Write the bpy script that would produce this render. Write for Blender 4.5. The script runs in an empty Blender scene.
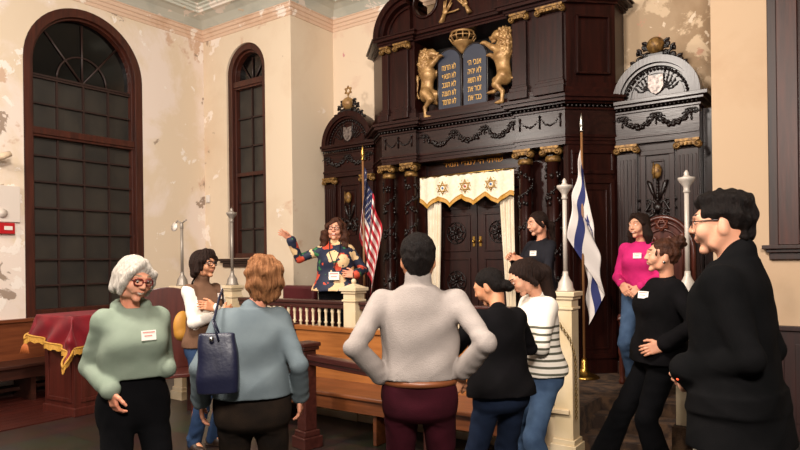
import bpy, bmesh, math, random
import numpy as np
from mathutils import Vector, Matrix
random.seed(7)
PI = math.pi
scn = bpy.context.scene
COL = scn.collection

# ---------------------------------------------------------------- camera, world, lights, exposure
CAM_H = 1.57
YAW = math.radians(35.25)
cam_d = bpy.data.cameras.new('camera'); cam = bpy.data.objects.new('camera', cam_d); COL.objects.link(cam)
cam.matrix_world = Matrix.Translation((0, 0, CAM_H)) @ Matrix.Rotation(YAW, 4, 'Z') @ Matrix.Rotation(PI/2, 4, 'X') @ Matrix.Rotation(math.radians(-0.7), 4, 'Z')
cam_d.sensor_width = 36; cam_d.lens = 636/800*36; cam_d.shift_y = 34.6/800
cam_d.clip_start = 0.05
scn.camera = cam
scn.view_settings.view_transform = 'Standard'; scn.view_settings.look = 'None'
scn.view_settings.gamma = 1; scn.view_settings.use_curve_mapping = False
scn.view_settings.exposure = -0.1

w = bpy.data.worlds.new('world'); scn.world = w; w.use_nodes = True
w.node_tree.nodes['Background'].inputs[0].default_value = (1.0, 0.84, 0.74, 1)
w.node_tree.nodes['Background'].inputs[1].default_value = 0.055

def area(name, loc, target, size, power, color):
    d = bpy.data.lights.new(name, 'AREA'); d.shape = 'RECTANGLE'; d.size = size[0]; d.size_y = size[1]
    d.energy = power; d.color = color
    o = bpy.data.objects.new(name, d); COL.objects.link(o); o.location = loc
    o.rotation_euler = (Vector(target)-Vector(loc)).to_track_quat('-Z', 'Y').to_euler()
    return o
area('ceiling_lamp_light', (-2.6, 1.2, 4.9), (-4.2, 5.0, 1.2), (.7, .7), 330, (1.0, 0.90, 0.80))
area('chandelier_light', (0.6, -0.6, 3.6), (-4.0, 5.5, 1.6), (.7, .7), 330, (1.0, 0.91, 0.82))
area('left_area_light', (-6.0, -1.0, 4.2), (-5.0, 5.0, 1.5), (.7, .7), 230, (1.0, 0.90, 0.80))  # unseen area light, high on the left

# ---------------------------------------------------------------- placing helper: a point seen in a given direction, at a real depth
FW = Vector((-math.sin(YAW), math.cos(YAW))); RT = Vector((math.cos(YAW), math.sin(YAW)))
def at(px, d):
    v = FW*d + RT*((px-400)/636*d)
    return v.x, v.y

# ---------------------------------------------------------------- materials
MATS = {}
def rgb(h):
    if isinstance(h, str):
        c = [int(h[i:i+2], 16)/255 for i in (0, 2, 4)]
        return tuple(x/12.92 if x <= .04045 else ((x+.055)/1.055)**2.4 for x in c) + (1,)
    return tuple(h) + ((1,) if len(h) == 3 else ())
def mat(name, color, rough=.6, metal=0, color2=None, nscale=8, ndetail=4, bump=0, bscale=60, stretch=(1, 1, 1), spec=.5, coat=0, sheen=0, lo=.35, hi=.65, subsurf=0):
    if name in MATS: return MATS[name]
    m = bpy.data.materials.new(name); m.use_nodes = True; nt = m.node_tree; b = nt.nodes['Principled BSDF']
    b.inputs['Base Color'].default_value = rgb(color); b.inputs['Roughness'].default_value = rough
    b.inputs['Metallic'].default_value = metal; b.inputs['Specular IOR Level'].default_value = spec
    b.inputs['Coat Weight'].default_value = coat; b.inputs['Coat Roughness'].default_value = .2
    b.inputs['Sheen Weight'].default_value = sheen; b.inputs['Sheen Roughness'].default_value = .5
    if subsurf:
        b.inputs['Subsurface Weight'].default_value = subsurf; b.inputs['Subsurface Radius'].default_value = (.012, .005, .003); b.inputs['Subsurface Scale'].default_value = 1
    L = nt.links
    tc = nt.nodes.new('ShaderNodeTexCoord'); mp = nt.nodes.new('ShaderNodeMapping'); mp.inputs['Scale'].default_value = stretch
    L.new(tc.outputs['Object'], mp.inputs[0])
    if color2 is not None:
        n = nt.nodes.new('ShaderNodeTexNoise'); n.inputs['Scale'].default_value = nscale; n.inputs['Detail'].default_value = ndetail
        L.new(mp.outputs[0], n.inputs['Vector'])
        r = nt.nodes.new('ShaderNodeValToRGB'); r.color_ramp.elements[0].position = lo; r.color_ramp.elements[1].position = hi
        r.color_ramp.elements[0].color = rgb(color); r.color_ramp.elements[1].color = rgb(color2)
        L.new(n.outputs['Fac'], r.inputs[0]); L.new(r.outputs[0], b.inputs['Base Color'])
    if bump:
        n = nt.nodes.new('ShaderNodeTexNoise'); n.inputs['Scale'].default_value = bscale; n.inputs['Detail'].default_value = 3
        L.new(mp.outputs[0], n.inputs['Vector'])
        bp = nt.nodes.new('ShaderNodeBump'); bp.inputs['Strength'].default_value = bump; bp.inputs['Distance'].default_value = .01
        L.new(n.outputs['Fac'], bp.inputs['Height']); L.new(bp.outputs[0], b.inputs['Normal'])
    MATS[name] = m
    return m

def plaster(name, base, patches, scale=1.0, seed=0, worn=()):
    """old wall paint with peeled patches: list of (colour, noise scale, threshold, softness)"""
    m = bpy.data.materials.new(name); m.use_nodes = True; nt = m.node_tree; b = nt.nodes['Principled BSDF']; L = nt.links
    b.inputs['Roughness'].default_value = .85; b.inputs['Specular IOR Level'].default_value = .2
    tc = nt.nodes.new('ShaderNodeTexCoord')
    prev = nt.nodes.new('ShaderNodeRGB'); prev.outputs[0].default_value = rgb(base); cur = prev.outputs[0]
    hsum = None
    for k, (c, s, th, soft) in enumerate(patches):
        mp = nt.nodes.new('ShaderNodeMapping'); mp.inputs['Location'].default_value = (seed*3.1+k*7.3, k*2.7, seed+k*1.9)
        L.new(tc.outputs['Object'], mp.inputs[0])
        n = nt.nodes.new('ShaderNodeTexNoise'); n.inputs['Scale'].default_value = s*scale; n.inputs['Detail'].default_value = 7; n.inputs['Roughness'].default_value = .62; n.inputs['Distortion'].default_value = .3
        L.new(mp.outputs[0], n.inputs['Vector'])
        r = nt.nodes.new('ShaderNodeMapRange'); r.inputs[1].default_value = th; r.inputs[2].default_value = th+soft
        fac = n.outputs['Fac']
        for (axis, v0, v1, amt) in worn:                         # plaster is more damaged towards some edges
            sx = nt.nodes.new('ShaderNodeSeparateXYZ'); L.new(tc.outputs['Object'], sx.inputs[0])
            q = nt.nodes.new('ShaderNodeMapRange'); q.inputs[1].default_value = v0; q.inputs[2].default_value = v1; q.inputs[3].default_value = 0; q.inputs[4].default_value = amt
            L.new(sx.outputs[axis], q.inputs[0]); ad = nt.nodes.new('ShaderNodeMath'); ad.operation = 'ADD'; L.new(fac, ad.inputs[0]); L.new(q.outputs[0], ad.inputs[1]); fac = ad.outputs[0]
        L.new(fac, r.inputs[0])
        mx = nt.nodes.new('ShaderNodeMix'); mx.data_type = 'RGBA'
        L.new(r.outputs[0], mx.inputs[0]); L.new(cur, mx.inputs[6]); mx.inputs[7].default_value = rgb(c)
        cur = mx.outputs[2]; hsum = r.outputs[0]
    L.new(cur, b.inputs['Base Color'])
    bp = nt.nodes.new('ShaderNodeBump'); bp.inputs['Strength'].default_value = .3; bp.inputs['Distance'].default_value = .01
    L.new(hsum, bp.inputs['Height']); L.new(bp.outputs[0], b.inputs['Normal'])
    return m

def wood(name, c1, c2, rough=.4, axis='Z', scale=1.0, coat=.0, spec=.5):
    st = {'Z': (9, 9, .7), 'X': (.7, 9, 9), 'Y': (9, .7, 9)}[axis]
    return mat(name, c1, rough, color2=c2, nscale=3*scale, ndetail=6, stretch=st, bump=.06, bscale=9, coat=coat, spec=spec, lo=.3, hi=.7)

# ---------------------------------------------------------------- mesh builder
class MB:
    def __init__(s): s.v = []; s.f = []; s.m = []; s.cur = 0; s.sm = []
    def add(s, vs, fs, smooth=False):
        n = len(s.v); s.v += [tuple(p) for p in vs]
        for f in fs: s.f.append(tuple(n+i for i in f)); s.m.append(s.cur); s.sm.append(smooth)
    def box(s, x0, x1, y0, y1, z0, z1, M=None):
        vs = [Vector((x, y, z)) for z in (z0, z1) for y in (y0, y1) for x in (x0, x1)]
        if M is not None: vs = [M @ p for p in vs]
        s.add(vs, [(0, 2, 3, 1), (4, 5, 7, 6), (0, 1, 5, 4), (2, 6, 7, 3), (0, 4, 6, 2), (1, 3, 7, 5)])
    def prism(s, poly, z0, z1):
        n = len(poly)
        s.add([(x, y, z0) for x, y in poly]+[(x, y, z1) for x, y in poly],
              [tuple(range(n))[::-1], tuple(range(n, 2*n))]+[(i, (i+1) % n, n+(i+1) % n, n+i) for i in range(n)])
    def plate(s, poly, y0, y1, M=None):
        """polygon in x-z extruded along y"""
        n = len(poly)
        vs = [Vector((x, y0, z)) for x, z in poly]+[Vector((x, y1, z)) for x, z in poly]
        if M is not None: vs = [M @ p for p in vs]
        s.add(vs, [tuple(range(n)), tuple(range(n, 2*n))[::-1]]+[(i, n+i, n+(i+1) % n, (i+1) % n) for i in range(n)])
    def lathe(s, c, prof, n=20, M=None, smooth=True, a0=0, a1=2*PI):
        """prof: list (r, z) along local z at centre c"""
        full = abs(a1-a0-2*PI) < 1e-6; k = n if full else n+1
        vs = []
        for r, z in prof:
            for i in range(k):
                a = a0+(a1-a0)*i/n; p = Vector((r*math.cos(a), r*math.sin(a), z))
                if M is not None: p = M @ p
                vs.append(Vector(c)+p)
        fs = []
        for j in range(len(prof)-1):
            for i in range(n if full else k-1):
                i2 = (i+1) % k; fs.append((j*k+i, j*k+i2, (j+1)*k+i2, (j+1)*k+i))
        if full:
            if prof[0][0] > 1e-5: fs.append(tuple(range(k))[::-1])
            if prof[-1][0] > 1e-5: fs.append(tuple((len(prof)-1)*k+i for i in range(k)))
        s.add(vs, fs, smooth)
    def ball(s, c, r, n=10, sq=(1, 1, 1)):
        m = max(4, n//2+1); prof = []
        vs = []; fs = []
        for j in range(m+1):
            t = PI*j/m
            for i in range(n):
                a = 2*PI*i/n; vs.append((c[0]+sq[0]*r*math.sin(t)*math.cos(a), c[1]+sq[1]*r*math.sin(t)*math.sin(a), c[2]-sq[2]*r*math.cos(t)))
        for j in range(m):
            for i in range(n): fs.append((j*n+i, j*n+(i+1) % n, (j+1)*n+(i+1) % n, (j+1)*n+i))
        s.add(vs, fs, True)
    def tube(s, pts, r, n=8, closed=False, smooth=True, flat=1.0):
        pts = [Vector(p) for p in pts]; k = len(pts); rs = r if isinstance(r, (list, tuple)) else [r]*k
        vs = []; up = None
        for i, p in enumerate(pts):
            if closed: t = (pts[(i+1) % k]-pts[i-1])
            else: t = pts[min(i+1, k-1)]-pts[max(i-1, 0)]
            t.normalize()
            if up is None:
                up = Vector((0, 0, 1)) if abs(t.z) < .9 else Vector((1, 0, 0))
            up = (up - t*up.dot(t))
            if up.length < 1e-4: up = Vector((1, 0, 0))-t*t.x
            up.normalize(); sd = t.cross(up)
            for j in range(n):
                a = 2*PI*j/n; vs.append(p+(up*math.cos(a)*flat+sd*math.sin(a))*rs[i])
        fs = []
        for i in range(k if closed else k-1):
            i2 = (i+1) % k
            for j in range(n): fs.append((i*n+j, i*n+(j+1) % n, i2*n+(j+1) % n, i2*n+j))
        if not closed:
            fs.append(tuple(range(n))[::-1]); fs.append(tuple((k-1)*n+j for j in range(n)))
        s.add(vs, fs, smooth)
    def grid(s, P, closed_u=False, smooth=True):
        """P[i][j] points"""
        a = len(P); b = len(P[0]); fs = []
        for i in range(a-1):
            for j in range(b-1): fs.append((i*b+j, (i+1)*b+j, (i+1)*b+j+1, i*b+j+1))
        s.add([p for row in P for p in row], fs, smooth)
    def build(s, name, mats, parent=None, bevel=0, local=False, solid=0):
        me = bpy.data.meshes.new(name)
        vs = s.v
        if parent is not None and not local:
            inv = parent_world(parent).inverted(); vs = [inv @ Vector(p) for p in vs]
        me.from_pydata([tuple(p) for p in vs], [], s.f)
        for m in (mats if isinstance(mats, (list, tuple)) else [mats]): me.materials.append(m)
        me.polygons.foreach_set('material_index', s.m); me.polygons.foreach_set('use_smooth', s.sm)
        bm = bmesh.new(); bm.from_mesh(me); bmesh.ops.recalc_face_normals(bm, faces=bm.faces); bm.to_mesh(me); bm.free()
        me.update()
        o = bpy.data.objects.new(name, me); COL.objects.link(o)
        if parent is not None: o.parent = parent
        if bevel:
            b = o.modifiers.new('bevel', 'BEVEL'); b.width = bevel; b.segments = 2; b.limit_method = 'ANGLE'
        if solid:
            b = o.modifiers.new('solid', 'SOLIDIFY'); b.thickness = solid; b.offset = 0
        return o
def parent_world(p):
    M = Matrix.LocRotScale(p.location, p.rotation_euler, p.scale)
    return (parent_world(p.parent) @ M) if p.parent else M
def tag(o, label=None, cat=None, group=None, kind=None):
    if label: o['label'] = label
    if cat: o['category'] = cat
    if group: o['group'] = group
    if kind: o['kind'] = kind
    return o
def empty(name, loc, rz=0, label=None, cat=None, group=None, kind=None):
    o = bpy.data.objects.new(name, None); COL.objects.link(o); o.location = loc; o.rotation_euler = (0, 0, rz); o.empty_display_size = .1
    return tag(o, label, cat, group, kind)
def struct(name, mb, m, **k):
    o = mb.build(name, m, **k); o['kind'] = 'structure'; return o
def copy_tree(o, parent=None):
    c = o.copy(); COL.objects.link(c)
    if parent is not None: c.parent = parent
    for ch in list(o.children): copy_tree(ch, c)
    return c
# ---------------------------------------------------------------- the room
XA, YB, YK = -8.13, 6.30, 7.18          # left wall, piers, back wall
PXL, PXR = -6.25, -1.0                 # inner sides of the two piers
ZT = 5.34; PLAT = .34
wall_cream = plaster('wall_cream', 'DDCAB2', [('D3BCA2', .8, .5, .25), ('CDAE94', 1.7, .66, .06), ('A8917C', 4, .70, .03), ('EBDDD0', 2.3, .66, .02)], worn=((0, -7.6, -8.1, .09), (2, 4.5, 5.0, .05)))
wall_left_m = plaster('wall_peeling', 'DDCAB2', [('E6D6CA', .7, .50, .08), ('CDAE96', 2.0, .66, .05), ('A08C7C', 2.2, .665, .02), ('EFE4DA', 2.6, .64, .015)], seed=3, worn=((1, 3.75, 3.2, .13), (1, 6.0, 6.3, .08), (2, 4.4, 5.0, .07)))
wall_mural = plaster('wall_mural', 'AC9479', [('9A8166', 1.2, .50, .14), ('CDB598', 3.2, .55, .04), ('8A7862', 2.0, .64, .05), ('B98F78', 5, .64, .03), ('DCC8B0', 7, .62, .02)], seed=5)
wall_pink = plaster('wall_pink_stains', 'DDC8B0', [('D3B6A0', 1.2, .55, .1), ('C4858A', 2.9, .66, .03), ('EBDDD0', 3, .66, .03)], seed=9)
wall_right_m = plaster('wall_smooth', 'C9AC8E', [('C0A082', .9, .50, .2), ('B98F76', 2.0, .70, .08), ('D9C0AA', 3, .70, .05)], seed=12)
cove_m = plaster('cove_paint', 'C6C6BA', [('B9BBB0', 1.2, .5, .1), ('E3D8CC', 2.6, .58, .02), ('CFBCA4', 4, .66, .02)], seed=1)
mahog = wood('window_mahogany', '2E120B', '4A2013', .42)
frame_dark = wood('dark_frame', '1E0D09', '33170F', .45)

def wall_arch(mb, mapf, s0, s1, z0, z1, a0, a1, b, spring, reveal, n=24):
    """wall rectangle in (s,z) with an arched opening from a0..a1, bottom b, springing z; mapf(s, depth, z)->xyz"""
    c = (a0+a1)/2; r = (a1-a0)/2
    arc = [(c+r*math.cos(PI-PI*i/n), spring+r*math.sin(PI*i/n)) for i in range(n+1)]
    def q(ps): mb.add([mapf(s, 0, z) for s, z in ps], [tuple(range(len(ps)))])
    q([(s0, z0), (a0, z0), (a0, z1), (s0, z1)]); q([(a1, z0), (s1, z0), (s1, z1), (a1, z1)]); q([(a0, z0), (a1, z0), (a1, b), (a0, b)])
    for i in range(n):
        (xa, za), (xb, zb) = arc[i], arc[i+1]; q([(xa, za), (xb, zb), (xb, z1), (xa, z1)])
    edge = [(a0, b)]+arc+[(a1, b)]
    for i in range(len(edge)):
        p, p2 = edge[i], edge[(i+1) % len(edge)]
        mb.add([mapf(p[0], 0, p[1]), mapf(p2[0], 0, p2[1]), mapf(p2[0], reveal, p2[1]), mapf(p[0], reveal, p[1])], [(0, 1, 2, 3)])
mA = lambda s, d, z: (XA-d, s, z)
mB = lambda s, d, z: (s, YB+d, z)
# left wall with the large window
WA = (3.66, 5.25, .92, 4.08)
mb = MB(); wall_arch(mb, mA, -4.0, YB, 0, 5.12, WA[0], WA[1], WA[2], WA[3], .14); struct('wall_left', mb, wall_left_m)
WB = (-7.60, -6.77, 1.62, 4.35)
mb = MB(); wall_arch(mb, mB, XA, PXL, 0, 5.12, *WB, .16)
mb.add([(PXL, YB, 0), (PXL, YK, 0), (PXL, YK, 5.12), (PXL, YB, 5.12)], [(0, 1, 2, 3)])
struct('wall_pier', mb, wall_cream)
mb = MB(); mb.add([(PXL, YK, 0), (-4.6, YK, 0), (-4.6, YK, 5.12), (PXL, YK, 5.12)], [(0, 1, 2, 3)]); struct('wall_back', mb, wall_pink)
mb = MB(); mb.add([(-4.6, YK, 0), (PXR, YK, 0), (PXR, YK, 5.12), (-4.6, YK, 5.12)], [(0, 1, 2, 3)]); struct('wall_mural', mb, wall_mural)
WC = (-.49, .34, 1.66, 4.35)
mb = MB(); wall_arch(mb, mB, PXR, 2.6, 0, 5.12, *WC, .16)
mb.add([(PXR, YB, 0), (PXR, YK, 0), (PXR, YK, 5.12), (PXR, YB, 5.12)], [(0, 1, 2, 3)])
struct('wall_right', mb, wall_right_m)

def fl(name, x0, x1, y0, y1, z, m):
    mb = MB(); mb.add([(x0, y0, z), (x1, y0, z), (x1, y1, z), (x0, y1, z)], [(0, 1, 2, 3)]); return struct(name, mb, m)
# floor: dark slate tiles, red-brown boards along the left wall
def tile_mat():
    m = bpy.data.materials.new('slate_tiles'); m.use_nodes = True; nt = m.node_tree; b = nt.nodes['Principled BSDF']; L = nt.links
    tc = nt.nodes.new('ShaderNodeTexCoord')
    ch = nt.nodes.new('ShaderNodeTexBrick'); ch.inputs['Scale'].default_value = 1.0; ch.offset = 0; ch.inputs['Brick Width'].default_value = .6; ch.inputs['Row Height'].default_value = .6; ch.inputs['Mortar Size'].default_value = .006
    ch.inputs['Color1'].default_value = rgb('20281F'); ch.inputs['Color2'].default_value = rgb('301D1B'); ch.inputs['Mortar'].default_value = rgb('151412')
    L.new(tc.outputs['Object'], ch.inputs['Vector'])
    n = nt.nodes.new('ShaderNodeTexNoise'); n.inputs['Scale'].default_value = 5; n.inputs['Detail'].default_value = 6; L.new(tc.outputs['Object'], n.inputs['Vector'])
    mx = nt.nodes.new('ShaderNodeMix'); mx.data_type = 'RGBA'; mx.blend_type = 'OVERLAY'; mx.inputs[0].default_value = .7
    L.new(ch.outputs[0], mx.inputs[6]); L.new(n.outputs['Color'], mx.inputs[7]); L.new(mx.outputs[2], b.inputs['Base Color'])
    b.inputs['Roughness'].default_value = .38
    return m
fl('floor', -8.2, 2.6, -4.0, 7.2, 0, tile_mat())
board_red = wood('red_floor_boards', '2E100C', '481A12', .35, 'Y')
mb = MB()
for i in range(14): mb.box(-8.19+i*.12, -8.075+i*.12, -4, 4.7, 0, .012)
struct('trim_1', mb, board_red)                                   # raised red-brown boards by the left wall
# cornice moulding and cove, following the walls
def sweep(mb, path, prof, inward=1):
    """path: corner list (x,y) travelled so the room is on the right; prof: list (offset into room, z)"""
    n = len(path); P = []
    for i, p in enumerate(path):
        p = Vector(p)
        def nrm(a, b):
            d = (Vector(b)-Vector(a)).normalized(); return Vector((d.y, -d.x))
        if i == 0: nn = nrm(path[0], path[1]); k = 1
        elif i == n-1: nn = nrm(path[-2], path[-1]); k = 1
        else:
            a = nrm(path[i-1], path[i]); b = nrm(path[i], path[i+1]); nn = (a+b).normalized(); k = 1/max(.3, nn.dot(a))
        P.append([(p.x+nn.x*o*k, p.y+nn.y*o*k, z) for o, z in prof])
    mb.grid(P, smooth=False)
path = [(XA, -4.0), (XA, YB), (PXL, YB), (PXL, YK), (PXR, YK), (PXR, YB), (2.6, YB)]
mold_m = plaster('moulding_paint', 'D6B8A0', [('CBA98F', 1.5, .52, .1), ('EBDDD0', 3, .58, .03)], seed=4)
mb = MB(); sweep(mb, path, [(0, 4.96), (.012, 4.96), (.015, 5.0), (.03, 5.01), (.032, 5.05), (.05, 5.06), (.055, 5.10), (.07, 5.11), (.07, 5.12)]); struct('trim_2', mb, mold_m)
mb = MB(); sweep(mb, path, [(.0, 5.12), (.06, 5.12), (.10, 5.15), (.18, 5.20), (.28, 5.235), (.34, 5.24), (.34, 5.27), (.37, 5.28), (.37, 5.31), (.41, 5.32), (.41, 5.36)]); struct('trim_3', mb, cove_m)
mb = MB(); mb.add([(-8.2, -4, ZT), (2.6, -4, ZT), (2.6, 7.2, ZT), (-8.2, 7.2, ZT)], [(0, 1, 2, 3)]); struct('ceiling', mb, cove_m)

# windows
glass_d = mat('wired_glass_dark', '221F1B', .5, color2='332D26', nscale=2.5, bump=.4, bscale=140)
glass_b = mat('night_glass', '050404', .12)
muntin_m = mat('window_lead_bars', '2A1712', .5)
def window(name, mapf, a0, a1, b, spring, cols, rows, transom, depth=.10, fw=.09, lower_split=None, solid_top=True):
    root = empty(name, mapf((a0+a1)/2, depth, b), kind='structure')
    c = (a0+a1)/2; R = (a1-a0)/2; n = 28
    def ring(mb, r0, r1, d0, d1, zz=b):
        o = [(c-r1, zz)]+[(c-r1*math.cos(PI*i/n), spring+r1*math.sin(PI*i/n)) for i in range(n+1)]+[(c+r1, zz)]
        ii = [(c-r0, zz)]+[(c-r0*math.cos(PI*i/n), spring+r0*math.sin(PI*i/n)) for i in range(n+1)]+[(c+r0, zz)]
        for k in range(len(o)-1):
            q = [mapf(*x) for x in ((o[k][0], d0, o[k][1]), (o[k+1][0], d0, o[k+1][1]), (ii[k+1][0], d0, ii[k+1][1]), (ii[k][0], d0, ii[k][1]),
                                    (o[k][0], d1, o[k][1]), (o[k+1][0], d1, o[k+1][1]), (ii[k+1][0], d1, ii[k+1][1]), (ii[k][0], d1, ii[k][1]))]
            mb.add(q, [(0, 1, 2, 3), (4, 7, 6, 5), (0, 4, 5, 1), (3, 2, 6, 7)])
    def bar(mb, s0, s1, z0, z1, d0, d1):
        P = [mapf(s, d, z) for z in (z0, z1) for d in (d0, d1) for s in (s0, s1)]
        mb.add(P, [(0, 2, 3, 1), (4, 5, 7, 6), (0, 1, 5, 4), (2, 6, 7, 3), (0, 4, 6, 2), (1, 3, 7, 5)])
    mb = MB(); ring(mb, R-fw, R, depth-.10, depth+.03); ring(mb, R-fw-.03, R-fw, depth-.05, depth+.04)
    bar(mb, a0, a1, b, b+fw*.8, depth-.08, depth+.03)
    bar(mb, a0+fw, a1-fw, transom-.05, transom+.05, depth-.06, depth+.03)
    bar(mb, a0+fw, a1-fw, transom-.02, transom+.065, depth-.08, depth-.05)
    if lower_split: bar(mb, a0+fw, a1-fw, lower_split-.025, lower_split+.03, depth-.045, depth+.03)
    mb.build('frame', mahog, root, bevel=.004)
    mb = MB(); r = R-fw
    pts = [(c-r, b+.02)]+[(c-r*math.cos(PI*i/n), spring+r*math.sin(PI*i/n)) for i in range(n+1)]+[(c+r, b+.02)]
    mb.add([mapf(s, depth+.035, z) for s, z in pts], [tuple(range(len(pts)))])
    mb.build('night_pane', glass_b, root)
    return root, c, r, bar
wa, c, r, bar = window('window_1', mA, WA[0], WA[1], WA[2], WA[3], 4, 8, 3.20, fw=.11)
x0, x1 = c-r, c+r
mb = MB(); ztop = 3.93; zb = WA[2]+.08
mb.add([mA(x0, .128, zb), mA(x1, .128, zb), mA(x1, .128, ztop), mA(x0, .128, ztop)], [(0, 1, 2, 3)]); mb.build('wired_pane', glass_d, wa)
mb = MB()
for i in range(1, 4): bar(mb, x0+(x1-x0)*i/4-.011, x0+(x1-x0)*i/4+.011, zb, ztop, .09, .125)
z = zb+.30
while z < ztop+.01:
    if abs(z-3.2) > .12: bar(mb, x0, x1, z-.011, z+.011, .085, .125)
    z += .325
bar(mb, x0, x1, ztop-.012, ztop+.012, .085, .125)
for k in range(2, 6, 2):                                                         # fan spokes and inner arc
    for sg in (-1, 1):
        a = PI/2+sg*PI/4
mb.tube([mA(c-.33*math.cos(PI*i/16), .12, ztop+.02+.33*math.sin(PI*i/16)) for i in range(17)], .012, 6)
for a in (PI*.25, PI*.5, PI*.75): mb.tube([mA(c, .12, ztop), mA(c+(r*.98)*math.cos(a), .12, WA[3]-.15+(r*.98)*math.sin(a)+.1)], .013, 6)
mb.build('muntin', muntin_m, wa)
wb, c, r, bar = window('window_2', mB, WB[0], WB[1], WB[2], WB[3], 2, 8, 4.18, lower_split=2.86, depth=.13)
x0, x1 = c-r, c+r
mb = MB(); mb.add([mB(x0, .158, WB[2]+.06), mB(x1, .158, WB[2]+.06), mB(x1, .158, 4.15), mB(x0, .158, 4.15)], [(0, 1, 2, 3)]); mb.build('wired_pane', mat('wired_glass_light', '3B352E', .5, color2='2C2722', nscale=3, bump=.4, bscale=140), wb)
mb = MB(); bar(mb, c-.012, c+.012, WB[2]+.06, 4.15, .12, .155)
for z in (2.05, 2.45, 3.28, 3.7): bar(mb, x0, x1, z-.011, z+.011, .12, .155)
for a in (PI*.25, PI*.5, PI*.75): mb.tube([mB(c, .15, 4.2), mB(c+r*.95*math.cos(a), .15, 4.35+r*.9*math.sin(a)-.05)], .012, 6)
mb.build('muntin', muntin_m, wb)
wc, c, r, bar = window('window_3', mB, WC[0], WC[1], WC[2], WC[3], 2, 8, 4.0, depth=.06, fw=.15, lower_split=2.9)
mb = MB(); bar(mb, c-.012, c+.012, WC[2], 4.0, .05, .08); mb.build('muntin', muntin_m, wc)
for nm, (a0, a1, b) in (('trim_4', (WB[0]-.14, WB[1]+.1, 1.58)), ('trim_5', (WC[0]-.12, WC[1]+.1, 1.62))):
    mb = MB(); mb.box(a0, a1, YB-.10, YB+.1, b, b+.035); mb.box(a0+.03, a1-.03, YB-.07, YB, b-.03, b); mb.box(a0+.05, a1-.05, YB-.04, YB, b-.09, b-.03)
    struct(nm, mb, frame_dark, bevel=.006)
# window_3 casing and dado below it
mb = MB(); mb.box(WC[0]-.07, WC[0]+.0, YB-.03, YB, 1.65, 4.4); mb.box(WC[1], WC[1]+.07, YB-.03, YB, 1.65, 4.4); struct('trim_6', mb, frame_dark, bevel=.006)
mb = MB(); mb.box(-.92, 2.6, YB-.03, YB, 0, .93); mb.box(-.92, 2.6, YB-.06, YB, .93, .97)
for i in range(8): mb.box(-.80+i*.42, -.46+i*.42, YB-.04, YB-.03, .15, .82)
struct('trim_7', mb, wood('dado_wood', '200C09', '34130E', .5), bevel=.004)
mb = MB(); mb.box(XA, XA+.02, -4, YB, 0, .14); struct('baseboard_left', mb, frame_dark)

# platform in front of the ark, with steps on the right side between the lamp posts
cream = mat('cream_paint', 'D8C3A2', .45, color2='C9AF8B', nscale=5, bump=.05)
carpet = mat('patterned_carpet', '2A1A10', .95, color2='523A26', nscale=9, ndetail=5, bump=.6, bscale=90, lo=.42, hi=.58)
RX0, RX1 = -6.40, -.93            # platform ends
SX0, SX1 = -1.80, -1.06           # right steps
LX0, LX1 = -6.30, -5.78           # left steps
YR = 4.92                          # railing line
mb = MB()
mb.box(-6.24, RX1, 5.60, YK, 0, PLAT)
mb.box(LX1, SX0, YR-.05, 5.60, 0, PLAT); mb.box(SX1, RX1, YR-.05, 5.60, 0, PLAT)
for a, b in ((LX0, LX1), (SX0, SX1)): mb.box(a, b, 5.08, 5.36, 0, PLAT/3); mb.box(a, b, 5.36, 5.60, 0, PLAT*2/3)
mb.m = [0]*len(mb.m)
pl = struct('platform', mb, carpet)
mb = MB()
mb.box(LX1, SX0, YR-.085, YR-.05, 0, PLAT+.0); mb.box(LX1, SX0, YR-.12, YR+.03, PLAT, PLAT+.035)
mb.box(LX1, SX0, YR-.11, YR-.05, 0, .07)
x = LX1+.1
while x < SX0-.5:
    for q in ((x, x+.5, .10, .125), (x, x+.5, .28, .305), (x, x+.025, .10, .305), (x+.475, x+.5, .10, .305)): mb.box(q[0], q[1], YR-.095, YR-.085, q[2], q[3])
    x += .58
struct('trim_8', mb, cream, bevel=.004)
# ---------------------------------------------------------------- the carved ark wall
dark = wood('ark_wood', '190806', '2C100B', .30, 'Z', spec=.22)
dark_h = wood('ark_wood_horizontal', '1A0907', '2E120D', .28, 'X', spec=.25)
dark2 = mat('ark_carving', '0D0605', .36, color2='1A0C09', nscale=20, spec=.4)
wing_w = wood('bay_wood_sheen', '1E100E', '301D1A', .3, 'Z', spec=.42)  # right bay: sheen of reflected light put into a lighter, greyer wood colour
wing_h = wood('bay_wood_sheen_horizontal', '20110F', '33201D', .28, 'X', spec=.45)
gold = mat('old_gold', 'B08A58', .42, metal=.3, color2='86623A', nscale=14, bump=.15, bscale=60)
gold_d = mat('dull_gilt', '9C763F', .45, metal=.4, color2='573C1D', nscale=30, bump=.2, bscale=90)
black = mat('niche_shade_black', '0A0605', .7)  # black on the niche back stands in for the shade in the recess

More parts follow.
